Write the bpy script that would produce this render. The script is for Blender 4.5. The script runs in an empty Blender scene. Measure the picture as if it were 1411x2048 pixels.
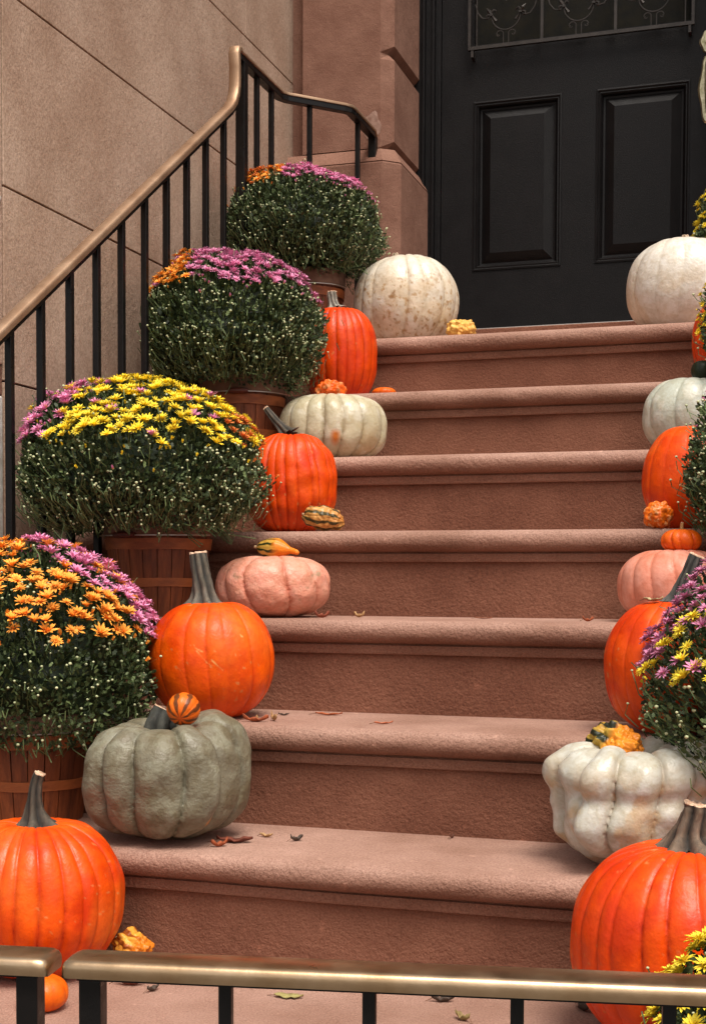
import bpy, bmesh, math, random
import numpy as np
from mathutils import Vector, Matrix, noise as mnoise

random.seed(7)
RNG = np.random.default_rng(11)
SC = bpy.context.scene
COL = SC.collection
R = math.radians

# ------------------------------------------------------------------ camera
cam_d = bpy.data.cameras.new("camera")
cam = bpy.data.objects.new("camera", cam_d)
COL.objects.link(cam)
YAW, PITCH, ROLL = 0.3087, -0.0395, -0.0037
fw = Vector((-math.sin(YAW) * math.cos(PITCH), math.cos(YAW) * math.cos(PITCH), math.sin(PITCH)))
rt = Vector((math.cos(YAW), math.sin(YAW), 0.0))
dn = fw.cross(rt)
rt2 = rt * math.cos(ROLL) + dn * math.sin(ROLL)
dn2 = dn * math.cos(ROLL) - rt * math.sin(ROLL)
m = Matrix((rt2, -dn2, -fw)).transposed().to_4x4()
m.translation = Vector((0.0, -1.6982, 0.6125))
cam.matrix_world = m
cam_d.sensor_fit = 'HORIZONTAL'
cam_d.sensor_width = 36.0
cam_d.lens = 2698.1 / 1411 * 36
cam_d.shift_x = 0.5 / 1411
cam_d.shift_y = (1263.9 - 1024.0) / 1411
cam_d.clip_start = 0.05
cam_d.clip_end = 500
cam_d.dof.use_dof = False
SC.camera = cam

# ------------------------------------------------------------------ world, sun, exposure
SUN_EL, SUN_AZ = R(62), R(143)          # azimuth clockwise from +Y: behind and left of the camera
w = bpy.data.worlds.new("World")
SC.world = w
w.use_nodes = True
nt = w.node_tree
bg = nt.nodes['Background']
sky = nt.nodes.new('ShaderNodeTexSky')
sky.sky_type = 'NISHITA'
sky.sun_disc = False
sky.sun_elevation = SUN_EL
sky.sun_rotation = SUN_AZ
sky.dust_density = 4.0
sky.air_density = 1.0
hs = nt.nodes.new('ShaderNodeHueSaturation')
hs.inputs['Saturation'].default_value = 0.35
nt.links.new(sky.outputs[0], hs.inputs['Color'])
tint = nt.nodes.new('ShaderNodeMix')
tint.data_type = 'RGBA'
tint.blend_type = 'MULTIPLY'
tint.inputs[0].default_value = 1.0
tint.inputs[7].default_value = (1.06, 1.0, 0.93, 1)
nt.links.new(hs.outputs[0], tint.inputs[6])
nt.links.new(tint.outputs[2], bg.inputs[0])
bg.inputs[1].default_value = 0.078
sun_d = bpy.data.lights.new("sun", 'SUN')
sun_d.energy = 1.5
sun_d.angle = R(26)
sun_d.color = (1.0, 0.94, 0.86)
sun = bpy.data.objects.new("sun", sun_d)
COL.objects.link(sun)
sd = Vector((math.sin(SUN_AZ) * math.cos(SUN_EL), math.cos(SUN_AZ) * math.cos(SUN_EL), math.sin(SUN_EL)))
sun.rotation_euler = sd.to_track_quat('Z', 'Y').to_euler()
SC.view_settings.view_transform = 'Standard'
SC.view_settings.look = 'None'
SC.view_settings.exposure = 1.10
SC.view_settings.gamma = 1.0
SC.cycles.max_bounces = 5
SC.cycles.diffuse_bounces = 4

# ------------------------------------------------------------------ materials
def lin(c):
    """sRGB 0..255 to linear"""
    return tuple(((x / 255) / 12.92 if x / 255 <= 0.04045 else (((x / 255) + 0.055) / 1.055) ** 2.4) for x in c)

def mat(name, base=(0.5, 0.5, 0.5), rough=0.6, metal=0.0, var=None, var_scale=8.0, var2=None, var2_scale=60.0,
        bump=0.0, bump_scale=200.0, bump2=0.0, bump2_scale=20.0, attr=None, spec=0.5, coat=0.0, rand=0.0,
        stretch=(1, 1, 1), rough_var=0.0, trans=0.0, contrast=(0.35, 0.65), spots=False):
    M = bpy.data.materials.new(name)
    M.use_nodes = True
    T = M.node_tree
    b = T.nodes['Principled BSDF']
    N, L = T.nodes.new, T.links.new
    tc = N('ShaderNodeTexCoord')
    mp = N('ShaderNodeMapping')
    mp.inputs['Scale'].default_value = stretch
    L(tc.outputs['Object'], mp.inputs['Vector'])
    def nz(scale, det=4, rg=0.6):
        n = N('ShaderNodeTexNoise')
        n.inputs['Scale'].default_value = scale
        n.inputs['Detail'].default_value = det
        n.inputs['Roughness'].default_value = rg
        L(mp.outputs[0], n.inputs['Vector'])
        return n.outputs['Fac']
    def mixc(f, a, c2, lo=0.35, hi=0.65):
        mr = N('ShaderNodeMapRange')
        mr.inputs[1].default_value = lo
        mr.inputs[2].default_value = hi
        L(f, mr.inputs[0])
        mx = N('ShaderNodeMix')
        mx.data_type = 'RGBA'
        L(mr.outputs[0], mx.inputs[0])
        if isinstance(a, tuple): mx.inputs[6].default_value = (*a, 1)
        else: L(a, mx.inputs[6])
        if isinstance(c2, tuple): mx.inputs[7].default_value = (*c2, 1)
        else: L(c2, mx.inputs[7])
        return mx.outputs[2]
    col = base
    if attr:
        at = N('ShaderNodeAttribute')
        at.attribute_name = attr
        col = at.outputs['Color']
    def scaled(c, k):
        if isinstance(c, tuple): return tuple(x * y for x, y in zip(c, k))
        mx = N('ShaderNodeMix'); mx.data_type = 'RGBA'; mx.blend_type = 'MULTIPLY'; mx.inputs[0].default_value = 1
        L(c, mx.inputs[6]); mx.inputs[7].default_value = (*k, 1)
        return mx.outputs[2]
    if var: col = mixc(nz(var_scale), col, scaled(col, var), *contrast)
    if var2: col = mixc(nz(var2_scale, 3, 0.7), col, scaled(col, var2), 0.4, 0.7)
    if spots:      # sparse pale chips and dark stains
        col = mixc(nz(38, 2, 0.5), col, scaled(col, (1.35, 1.38, 1.4)), 0.70, 0.76)
        col = mixc(nz(11, 5, 0.7), col, scaled(col, (0.62, 0.56, 0.52)), 0.62, 0.80)
    if rand:
        oi = N('ShaderNodeObjectInfo')
        h = N('ShaderNodeHueSaturation')
        mr = N('ShaderNodeMapRange')
        mr.inputs[3].default_value = 1 - rand
        mr.inputs[4].default_value = 1 + rand
        L(oi.outputs['Random'], mr.inputs[0])
        L(mr.outputs[0], h.inputs['Value'])
        if isinstance(col, tuple): h.inputs['Color'].default_value = (*col, 1)
        else: L(col, h.inputs['Color'])
        col = h.outputs[0]
    if isinstance(col, tuple): b.inputs['Base Color'].default_value = (*col, 1)
    else: L(col, b.inputs['Base Color'])
    b.inputs['Roughness'].default_value = rough
    if rough_var:
        mr = N('ShaderNodeMapRange')
        mr.inputs[3].default_value = max(0.05, rough - rough_var)
        mr.inputs[4].default_value = min(1, rough + rough_var)
        mr.inputs[1].default_value = 0.3; mr.inputs[2].default_value = 0.7
        L(nz(var_scale * 1.7), mr.inputs[0]); L(mr.outputs[0], b.inputs['Roughness'])
    b.inputs['Metallic'].default_value = metal
    b.inputs['Specular IOR Level'].default_value = spec
    b.inputs['Coat Weight'].default_value = coat
    b.inputs['Coat Roughness'].default_value = 0.25
    if trans: b.inputs['Subsurface Weight'].default_value = trans; b.inputs['Subsurface Radius'].default_value = (0.01, 0.004, 0.002); b.inputs['Subsurface Scale'].default_value = 0.3
    last = None
    for st, scl, dist in ((bump, bump_scale, 0.001), (bump2, bump2_scale, 0.004)):
        if st:
            bp = N('ShaderNodeBump')
            bp.inputs['Strength'].default_value = st
            bp.inputs['Distance'].default_value = dist
            L(nz(scl, 3, 0.65), bp.inputs['Height'])
            if last: L(last, bp.inputs['Normal'])
            last = bp.outputs[0]
    if last: L(last, b.inputs['Normal'])
    return M

MT = {}
MT['tread'] = mat('worn_sheen_brownstone', attr='Col', rough=0.85, var=(0.70, 0.64, 0.60), var_scale=4, var2=(0.62, 0.57, 0.54), var2_scale=330, spots=True, bump=1.0, bump_scale=330, bump2=0.9, bump2_scale=150, spec=0.3)  # Col holds both the wear and the painted sky sheen of the tops
MT['riser'] = mat('brownstone', (0.262, 0.114, 0.071), 0.9, var=(0.66, 0.60, 0.58), var_scale=4.5, var2=(0.62, 0.57, 0.54), var2_scale=300, spots=True, bump=1.0, bump_scale=300, bump2=0.9, bump2_scale=140, spec=0.25)
MT['surround'] = mat('brownstone_surround', (0.27, 0.142, 0.100), 0.9, var=(0.72, 0.66, 0.64), var_scale=7, var2=(0.75, 0.72, 0.7), var2_scale=220, bump=1.0, bump_scale=280, bump2=0.5, bump2_scale=50, spec=0.25)
MT['wall'] = mat('tan_brownstone', (0.53, 0.385, 0.295), 0.9, rand=0.06, var=(0.76, 0.70, 0.66), var_scale=4.5, var2=(0.62, 0.58, 0.54), var2_scale=230, bump=1.0, bump_scale=260, bump2=0.5, bump2_scale=45, spec=0.25, stretch=(1, 1, 0.8))
MT['joint'] = mat('dark_mortar', (0.045, 0.03, 0.022), 0.95, bump=0.6, bump_scale=200)
MT['white_paint'] = mat('flaking_white_paint', (0.72, 0.70, 0.66), 0.7, var=(0.7, 0.66, 0.6), var_scale=30, bump=0.8, bump_scale=90)
MT['pave'] = mat('pavement_stone', (0.16, 0.145, 0.13), 0.9, var=(0.8, 0.8, 0.8), var_scale=4, var2=(0.7, 0.7, 0.7), var2_scale=200, bump=0.8, bump_scale=200)
MT['door'] = mat('black_door_paint', (0.0042, 0.0037, 0.0039), 0.44, var=(1.35, 1.25, 1.25), var_scale=9, bump=0.8, bump_scale=420, spec=0.20, rough_var=0.08)
MT['iron'] = mat('black_iron_paint', (0.005, 0.0045, 0.0045), 0.36, var=(1.6, 1.4, 1.3), var_scale=30, bump=0.3, bump_scale=260, spec=0.25, rough_var=0.1)
MT['grille'] = mat('dull_iron', (0.045, 0.037, 0.032), 0.42, metal=0.4, var=(0.6, 0.6, 0.6), var_scale=40, bump=0.3, bump_scale=300)
MT['glass'] = mat('dark_obscure_glass', (0.0025, 0.0022, 0.0012), 0.6, var=(3.4, 3.0, 1.8), var_scale=26, bump=0.6, bump_scale=60, spec=0.15)
MT['brass'] = mat('worn_brass', (0.64, 0.46, 0.29), 0.34, metal=1.0, var=(0.72, 0.66, 0.58), var_scale=14, bump=0.12, bump_scale=260, rough_var=0.08, stretch=(1, 1, 1))
MT['brass_dull'] = mat('weathered_brass', (0.44, 0.30, 0.20), 0.52, metal=0.85, var=(0.8, 0.72, 0.66), var_scale=10, bump=0.2, bump_scale=260, rough_var=0.08)
MT['pale_brass'] = mat('pale_brass_hardware', (0.70, 0.62, 0.42), 0.3, metal=0.8, var=(0.5, 0.5, 0.4), var_scale=60, bump=0.3, bump_scale=200)
MT['steel'] = mat('door_sill_metal', (0.42, 0.38, 0.35), 0.45, metal=0.6, var=(0.7, 0.7, 0.7), var_scale=30)
MT['skin'] = mat('pumpkin_skin', attr='Col', rough=0.40, var=(0.88, 0.66, 0.55), var_scale=15, var2=(0.88, 0.76, 0.70), var2_scale=80, bump=0.5, bump_scale=130, bump2=0.45, bump2_scale=34, spec=0.30, rough_var=0.07)
MT['skin_matte'] = mat('dull_squash_skin', attr='Col', rough=0.50, var=(0.86, 0.82, 0.74), var_scale=24, var2=(0.80, 0.76, 0.68), var2_scale=80, bump=0.6, bump_scale=120, bump2=1.0, bump2_scale=50, spec=0.45, rough_var=0.1)
MT['skin_white'] = mat('white_squash_skin', attr='Col', rough=0.34, var=(0.90, 0.86, 0.80), var_scale=24, var2=(0.84, 0.80, 0.72), var2_scale=80, bump=0.4, bump_scale=120, bump2=0.6, bump2_scale=40, spec=0.45, rough_var=0.08)
MT['stem'] = mat('dry_stem', attr='Col', rough=0.8, var=(0.5, 0.5, 0.45), var_scale=60, var2=(1.6, 1.5, 1.4), var2_scale=160, bump=1.0, bump_scale=160, stretch=(1, 1, 0.35))
MT['cut'] = mat('pale_cut_stem', (0.78, 0.55, 0.38), 0.85, var=(0.6, 0.5, 0.45), var_scale=120, bump=1.0, bump_scale=200)
MT['stave'] = mat('stained_basket_wood', (0.34, 0.088, 0.022), 0.6, var=(0.40, 0.36, 0.34), var_scale=14, var2=(0.55, 0.5, 0.5), var2_scale=110, bump=0.9, bump_scale=140, stretch=(1, 1, 0.12), rand=0.1)
MT['hoop'] = mat('basket_hoop_wood', (0.42, 0.120, 0.032), 0.55, var=(0.55, 0.5, 0.5), var_scale=16, bump=0.6, bump_scale=140, stretch=(1, 1, 3))
MT['faded'] = mat('faded_basket_rim', (0.24, 0.130, 0.085), 0.8, var=(0.65, 0.62, 0.6), var_scale=14, bump=0.7, bump_scale=140, stretch=(1, 1, 2))
MT['wire'] = mat('galvanised_wire', (0.55, 0.5, 0.45), 0.35, metal=0.9)
MT['grip'] = mat('red_wood_grip', (0.13, 0.028, 0.015), 0.5, var=(0.6, 0.6, 0.6), var_scale=60)
MT['soil'] = mat('potting_soil', (0.025, 0.018, 0.012), 0.95, bump=1.0, bump_scale=120)
MT['leafg'] = mat('chrysanthemum_leaf', attr='Col', rough=0.55, spec=0.35)
MT['bud'] = mat('pale_green_bud', (0.42, 0.47, 0.25), 0.5, var=(1.5, 1.35, 1.5), var_scale=40)
MT['petal'] = mat('petal', attr='Col', rough=0.55, spec=0.25, rand=0.16)
MT['dry_leaf'] = mat('dry_leaf', attr='Col', rough=0.7, var=(0.6, 0.5, 0.45), var_scale=70, bump=0.6, bump_scale=150)

# ------------------------------------------------------------------ object helpers
def link(name, me, parent=None):
    o = bpy.data.objects.new(name, me)
    COL.objects.link(o)
    if parent is not None:
        o.parent = parent
    return o

def tag(o, label=None, cat=None, group=None, kind=None):
    if label: o['label'] = label
    if cat: o['category'] = cat
    if group: o['group'] = group
    if kind: o['kind'] = kind
    return o

def thing(name, label, cat, loc=(0, 0, 0), group=None, rot=(0, 0, 0)):
    o = link(name, None)
    o.location = loc
    o.rotation_euler = rot
    o.empty_display_size = 0.05
    return tag(o, label, cat, group)

def mesh(name, V, F, mats, cols=None, mi=None, smooth=False):
    me = bpy.data.meshes.new(name)
    V = np.asarray(V, float)
    me.from_pydata(V.tolist(), [], [list(map(int, f)) for f in F] if not isinstance(F, np.ndarray) else F.tolist())
    for mm in (mats if isinstance(mats, (list, tuple)) else [mats]):
        me.materials.append(mm)
    if cols is not None:
        ca = me.color_attributes.new('Col', 'FLOAT_COLOR', 'POINT')
        c4 = np.ones((len(V), 4), np.float32)
        c4[:, :3] = cols
        ca.data.foreach_set('color', c4.ravel())
    if mi is not None:
        me.polygons.foreach_set('material_index', np.asarray(mi, np.int32))
    if smooth:
        me.polygons.foreach_set('use_smooth', np.ones(len(me.polygons), bool))
    me.update()
    return me

class MB:
    """collects shapes and links them as ONE mesh object"""
    def __init__(s): s.V = []; s.F = []; s.C = []; s.M = []
    def add(s, V, F, c=None, m=0):
        o = len(s.V)
        s.V += [tuple(v) for v in V]
        s.F += [tuple(i + o for i in f) for f in F]
        s.M += [m] * len(F)
        s.C += [c if c is not None else (0.5, 0.5, 0.5)] * len(V) if not isinstance(c, np.ndarray) else [tuple(x) for x in c]
    def box(s, x0, x1, y0, y1, z0, z1, m=0, c=None):
        V = [(x, y, z) for z in (z0, z1) for y in (y0, y1) for x in (x0, x1)]
        s.add(V, [(0, 2, 3, 1), (4, 5, 7, 6), (0, 1, 5, 4), (2, 6, 7, 3), (0, 4, 6, 2), (1, 3, 7, 5)], c, m)
    def tube(s, pts, r, n=8, m=0, c=None, cap=True, sx=1.0, up=None):
        pts = [Vector(p) for p in pts]
        rs = r if isinstance(r, (list, tuple)) else [r] * len(pts)
        V = []; F = []
        prev = None
        for i, p in enumerate(pts):
            t = (pts[min(i + 1, len(pts) - 1)] - pts[max(i - 1, 0)]).normalized()
            if prev is None:
                a = Vector(up) if up else (Vector((0, 0, 1)) if abs(t.z) < 0.9 else Vector((1, 0, 0)))
            else: a = prev
            a = (a - t * a.dot(t)).normalized(); prev = a
            b = t.cross(a)
            for k in range(n):
                q = 2 * math.pi * k / n
                V.append(p + (a * math.cos(q) + b * math.sin(q) * sx) * rs[i])
        for i in range(len(pts) - 1):
            for k in range(n):
                k2 = (k + 1) % n
                F.append((i * n + k, i * n + k2, (i + 1) * n + k2, (i + 1) * n + k))
        if cap:
            F.append(tuple(range(n))[::-1]); F.append(tuple((len(pts) - 1) * n + k for k in range(n)))
        s.add(V, F, c, m)
    def sweep(s, prof, frames, m=0, closed=True):
        """prof: 2D points; frames: (origin, xaxis, yaxis)"""
        n = len(prof); V = []; F = []
        for o, a, b in frames:
            o, a, b = Vector(o), Vector(a), Vector(b)
            V += [o + a * p[0] + b * p[1] for p in prof]
        for i in range(len(frames) - 1):
            for k in range(n if closed else n - 1):
                k2 = (k + 1) % n
                F.append((i * n + k, i * n + k2, (i + 1) * n + k2, (i + 1) * n + k))
        if closed:
            F.append(tuple(range(n))[::-1]); F.append(tuple((len(frames) - 1) * n + k for k in range(n)))
        s.add(V, F, None, m)
    def build(s, name, mats, parent=None, smooth=False, bevel=0, loc=None, angle=35, normals=True):
        me = mesh(name, s.V, s.F, mats, np.array(s.C) if s.C else None, s.M)
        if normals:
            bm = bmesh.new(); bm.from_mesh(me); bmesh.ops.recalc_face_normals(bm, faces=bm.faces); bm.to_mesh(me); bm.free()
        o = link(name, me, parent)
        if smooth:
            me.polygons.foreach_set('use_smooth', np.ones(len(me.polygons), bool))
            me.set_sharp_from_angle(angle=R(angle))
        if bevel:
            bv = o.modifiers.new('bevel', 'BEVEL'); bv.width = bevel; bv.segments = 3; bv.limit_method = 'ANGLE'; bv.angle_limit = R(35)
        if loc: o.location = loc
        return o

# ------------------------------------------------------------------ ground, pavement, facade
H, T, D = 0.178, 0.2494, 0.0101
X0, X1 = -1.5135, 0.36
g = MB(); g.box(-30, 30, -40, -0.121, -0.378, -0.178)
tag(g.build('pavement', MT['pave']), kind='structure')
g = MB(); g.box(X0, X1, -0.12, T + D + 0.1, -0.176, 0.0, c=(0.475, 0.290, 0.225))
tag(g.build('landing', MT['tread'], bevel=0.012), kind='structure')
for o_ in []: pass

# stone stair: treads with bullnose and fillet, risers
stair = thing('stone_stair', 'flight of seven reddish brown stone steps with rounded nosings between the pumpkins', 'stairs', ((X0 + X1) / 2, T, 0))
def nose_profile():
    # (y,z) relative to fillet front plane (y=0) and tread top (z=0)
    P = [(-0.004, 0.0)]
    r = 0.0215
    cy, cz = -0.001, -r
    for k in range(1, 12):
        a = math.pi / 2 + math.pi * k / 12
        P.append((cy + r * math.cos(a) * 0.85 - 0.001, cz + r * math.sin(a)))
    P += [(-0.001, -2 * r - 0.0005), (0.004, -2 * r - 0.001), (0.004, -2 * r - 0.004), (0.0005, -2 * r - 0.0045), (0.0, -0.0605), (0.0022, -0.0645), (D + 0.004, -0.0648)]
    return P
NX = 150
WORN_SHEEN = (0.475, 0.290, 0.225); RAW = (0.30, 0.142, 0.094)      # tops paler from wear, plus sky sheen painted into the colour
for i in range(1, 8):
    last = i == 7
    depth_back = (T + D + 0.02) if not last else 1.25
    if last: depth_back = 2.50 - i * T
    prof = nose_profile() + [(depth_back, -0.0648), (depth_back, 0.0)]
    V = []; F = []; CT = []
    xs = np.linspace(X0, X1, NX)
    n = len(prof)
    for xi, x in enumerate(xs):
        for k, (py_, pz_) in enumerate(prof):
            dy = dz = 0
            if k < n - 3:      # hand-dressed stone: the nosing wanders a little
                a = mnoise.noise(Vector((x * 3.1, i * 7.7, 0.3))); b2 = mnoise.noise(Vector((x * 14, i * 3.3, k * 0.35)))
                dy = a * 0.0045 + b2 * 0.0018; dz = mnoise.noise(Vector((x * 2.3, i * 5.1, 9))) * 0.0022 if 0 < k < 12 else (mnoise.noise(Vector((x * 2.3, i * 5.1, 9))) * 0.0022 * 0.5 if k else 0)
            V.append((x - (X0 + X1) / 2, i * T + py_ + dy - T, i * H + pz_ + min(dz, 0)))
            pale_f = min(1, max(0, 1 + (pz_ + 0.006) / 0.024)) if k < n - 2 or pz_ > -0.01 else 0
            pale_f = max(0, min(1, pale_f + 0.10 * mnoise.noise(Vector((x * 5, i * 3.7, 2)))))
            CT.append([WORN_SHEEN[q] * pale_f + RAW[q] * (1 - pale_f) for q in range(3)])
    for xi in range(NX - 1):
        for k in range(n):
            k2 = (k + 1) % n
            F.append((xi * n + k, (xi + 1) * n + k, (xi + 1) * n + k2, xi * n + k2))
    F.append(tuple(range(n))); F.append(tuple((NX - 1) * n + k for k in range(n))[::-1])
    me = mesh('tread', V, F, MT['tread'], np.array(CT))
    bm = bmesh.new(); bm.from_mesh(me); bmesh.ops.recalc_face_normals(bm, faces=bm.faces); bm.to_mesh(me); bm.free()
    me.polygons.foreach_set('use_smooth', np.ones(len(me.polygons), bool)); me.set_sharp_from_angle(angle=R(50))
    link('tread', me, stair)
    b = MB()
    zb = (i - 1) * H if i == 1 else (i - 1) * H - 0.03
    b.box(X0 - (X0 + X1) / 2, X1 - (X0 + X1) / 2, i * T + D - T, i * T + D + T + 0.03 - T, zb + (0.0005 if i == 1 else 0), i * H - 0.062)
    b.build('riser', MT['riser'], stair)

# ---- left side wall with real joints between the courses
wall = thing('stone_side_wall', 'tall tan stone wall of large smooth blocks with dark joints, left of the railing', 'wall', (-1.65, 1.5, -0.178))
def world_parts(mb, name, m_, parent, **k):
    """mesh given in world coordinates, parented under an empty"""
    L0 = Vector(parent.location)
    mb.V = [tuple(Vector(v) - L0) for v in mb.V]
    return mb.build(name, m_, parent, **k)
YW0, YW1 = 0.715, 2.40
JZ = [-0.178, 0.225, 0.618, 1.011, 1.404, 1.796, 2.186, 2.58, 3.3]
JY = [[1.3], [1.9], [1.5], [1.10], [1.45], [0.865], [1.107, 2.0], [1.6]]
core = MB(); core.box(-1.75, -1.524, YW0 + 0.004, 2.80, -0.178, 3.3)
world_parts(core, 'wall_core', MT['joint'], wall)
gp = 0.0022
for k in range(len(JZ) - 1):
    ys = [YW0] + [y for y in JY[k] if YW0 < y < YW1] + [YW1]
    for a, b_ in zip(ys[:-1], ys[1:]):
        hb = MB(); g1 = 0.0012
        hb.box(-1.5245, -1.513 - random.uniform(0, 0.0006), a + (g1 if a > YW0 else 0), b_ - (g1 if b_ < YW1 else 0), JZ[k] + gp, JZ[k + 1] - gp)
        world_parts(hb, 'stone_block', MT['wall'], wall, bevel=0.0012)

# ---- facade behind and the door surround
fac = thing('house_facade', 'brown stone house front behind the railing end and around the doorway', 'building', (-0.648, 2.6, 0))
for xa, xb in ((-6, -1.4632), (0.1672, 5)):
    b = MB(); b.box(xa, xb, 2.401 if xa > -2 else 2.402, 2.9, -0.178, 4.2)
    if xa < -2:
        b = MB(); b.box(-1.5235, -1.4625, 2.4015, 2.75, -0.178, 3.3); world_parts(b, 'recessed_strip', MT['surround'], fac)
        b = MB(); b.box(-6, -1.751, 2.402, 2.9, -0.178, 4.2); world_parts(b, 'wall', MT['wall'], fac)
    else:
        world_parts(b, 'wall', MT['wall'], fac)
b = MB(); b.box(-1.19, -0.107, 2.66, 3.0, 3.45, 4.2); world_parts(b, 'lintel', MT['surround'], fac)
b = MB(); b.box(-1.46, 0.165, 2.80, 3.0, 1.25, 3.45); world_parts(b, 'inner_wall', MT['joint'], fac)

surr = thing('doorway_pilaster', 'reddish stone pilaster on a sloped plinth beside the black door', 'pilaster', (-1.31, 2.5, 1.246))
def prism(plan, z0, z1, plan2=None):
    b = MB(); n = len(plan); plan2 = plan2 or plan
    V = [(x, y, z0) for x, y in plan] + [(x, y, z1) for x, y in plan2]
    F = [tuple(range(n)), tuple(n + k for k in range(n))] + [(k, (k + 1) % n, n + (k + 1) % n, n + k) for k in range(n)]
    b.add(V, F); return b
def pil(o=0.0, off=0.0):
    # o = how far proud of the pilaster
    return [(-1.462 - o, 2.80), (-1.462 - o, 2.35 - o), (-1.208 + o * 0.5, 2.35 - o), (-1.171 + o * 0.75, 2.378 - o * 0.6), (-1.171 + o * 0.75, 2.80)]
def surround(parent, mirror):
    def mk(b, name, **k):
        if mirror: b.V = [(-1.2964 - x, y, z) for x, y, z in b.V]
        return world_parts(b, name, MT['surround'], parent, **k)
    P0 = pil(0.040)
    P0 = [(x if x > -1.4 else -1.5125, y) for x, y in P0]
    mk(prism(P0, 1.2465, 1.892), 'plinth', bevel=0.006)
    top = [(x if x > -1.4 else -1.5125, y) for x, y in pil(0.002)]
    mk(prism([(x, y) for x, y in P0], 1.8925, 1.942, top), 'plinth_slope', bevel=0.004)
    fr = pil(0.0)
    zz = [1.945, 2.236, 2.66, 3.08, 3.45]
    for a, c in zip(zz[:-1], zz[1:]):
        # main shaft block; the reveal side carries splayed bed joints
        q = 0.030
        inn = [(-1.462, 2.80), (-1.462, 2.35), (-1.208, 2.35), (-1.171 - q * 0.0, 2.378), (-1.171, 2.80)]
        cut = [(-1.462, 2.80), (-1.462, 2.35), (-1.212, 2.35), (-1.193, 2.378), (-1.193, 2.80)]
        mk(prism(cut, a, a + 0.022, inn), 'shaft_block', bevel=0)
        mk(prism(inn, a + 0.022, c - 0.022), 'shaft_block', bevel=0)
        mk(prism(inn, c - 0.022, c, cut), 'shaft_block', bevel=0)
surround(surr, False)
surr2 = thing('doorway_pilaster', 'reddish stone pilaster at the far right side of the black door', 'pilaster', (0.01, 2.5, 1.246))
surround(surr2, True)
# whitish repair where the rail enters the stone
b = MB()
pts = []
for k in range(26):
    a = 2 * math.pi * k / 26
    r_ = 1 + 0.35 * mnoise.noise(Vector((math.cos(a) * 1.3, math.sin(a) * 1.3, 4)))
    pts.append((-1.236 + 0.027 * r_ * math.cos(a), 2.012 + 0.042 * r_ * math.sin(a)))
V = [(x, 2.3492, z) for x, z in pts] + [(-1.232 + (x + 1.232) * 0.7, 2.3482, 2.022 + (z - 2.022) * 0.7) for x, z in pts]
F = [(k, (k + 1) % 26, 26 + (k + 1) % 26, 26 + k) for k in range(26)] + [tuple(range(26, 52))]
b.add(V, F)
MT['patch'] = mat('pale_mortar', (0.33, 0.21, 0.165), 0.9, var=(0.6, 0.5, 0.45), var_scale=40, bump=1, bump_scale=120)
world_parts(b, 'mortar_patch', MT['patch'], surr)

# threshold
th = thing('door_threshold', 'low reddish stone sill under the black door', 'threshold', (-0.648, 2.6, 1.246))
b = MB(); b.box(-1.145, -0.15, 2.501, 2.72, 1.2465, 1.400); world_parts(b, 'sill', MT['riser'], th, bevel=0.004)
b = MB(); b.box(-1.105, -0.19, 2.545, 2.695, 1.4005, 1.410); world_parts(b, 'metal_strip', MT['steel'], th, bevel=0.002)

# ------------------------------------------------------------------ front door
door = thing('front_door', 'black panelled front door with iron grille over its window', 'door', (-0.648, 2.72, 1.40))
YD = 2.70
def fr_box(x0, x1, z0, z1, y0, y1, name='door_frame', bv=0.003, m_='door'):
    b = MB(); b.box(x0, x1, y0, y1, z0, z1)
    return world_parts(b, name, MT[m_], door, bevel=bv)
# frame with stepped mouldings, both sides and head
fb = MB()
for sgn in (0, 1):
    def mx(x): return x if not sgn else -1.2964 - x
    for xa, xb, ya in ((-1.192, -1.158, 2.672), (-1.1585, -1.150, 2.660), (-1.1505, -1.128, 2.678), (-1.1285, -1.120, 2.670), (-1.1205, -1.102, 2.690)):
        x0, x1 = sorted((mx(xa), mx(xb)))
        fb.box(x0, x1, ya, 2.79, 1.4125, 3.45)
world_parts(fb, 'door_frame', MT['door'], door, bevel=0.0015)

# leaf, made of stiles and rails round the openings
LX0, LX1, LZ0, LZ1 = -1.1005, -0.196, 1.4135, 3.44
PAN = [(-0.992, -0.704, 1.627, 2.175), (-0.592, -0.303, 1.627, 2.175)]
WIN = (-0.995, -0.302, 2.36, 3.30)
lf = MB()
def rect(x0, x1, z0, z1, y0=YD, y1=YD + 0.05): lf.box(x0, x1, y0, y1, z0, z1)
rect(LX0, PAN[0][0], LZ0, LZ1); rect(PAN[1][1], LX1, LZ0, LZ1)
rect(PAN[0][0], PAN[1][1], LZ0, PAN[0][2]); rect(PAN[0][0], PAN[1][1], PAN[0][3], WIN[2]); rect(PAN[0][0], PAN[1][1], WIN[3], LZ1)
rect(PAN[0][1], PAN[1][0], PAN[0][2], PAN[0][3])
world_parts(lf, 'door_leaf', MT['door'], door)
for (x0, x1, z0, z1) in PAN:
    b = MB()
    rings = [(-0.002, YD + 0.0005), (-0.001, YD - 0.003), (0.004, YD - 0.004), (0.008, YD + 0.000), (0.012, YD - 0.001), (0.016, YD + 0.004), (0.020, YD + 0.015),
             (0.026, YD + 0.016), (0.056, YD + 0.000)]
    V = []; F = []
    for d_, y in rings:
        V += [(x0 + d_, y, z0 + d_), (x1 - d_, y, z0 + d_), (x1 - d_, y, z1 - d_), (x0 + d_, y, z1 - d_)]
    for k in range(len(rings) - 1):
        for j in range(4):
            j2 = (j + 1) % 4
            F.append((k * 4 + j, k * 4 + j2, k * 4 + 4 + j2, k * 4 + 4 + j))
    k = len(rings) - 1
    F.append(tuple(k * 4 + j for j in range(4)))
    b.add(V, F)
    world_parts(b, 'door_panel', MT['door'], door)
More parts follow.
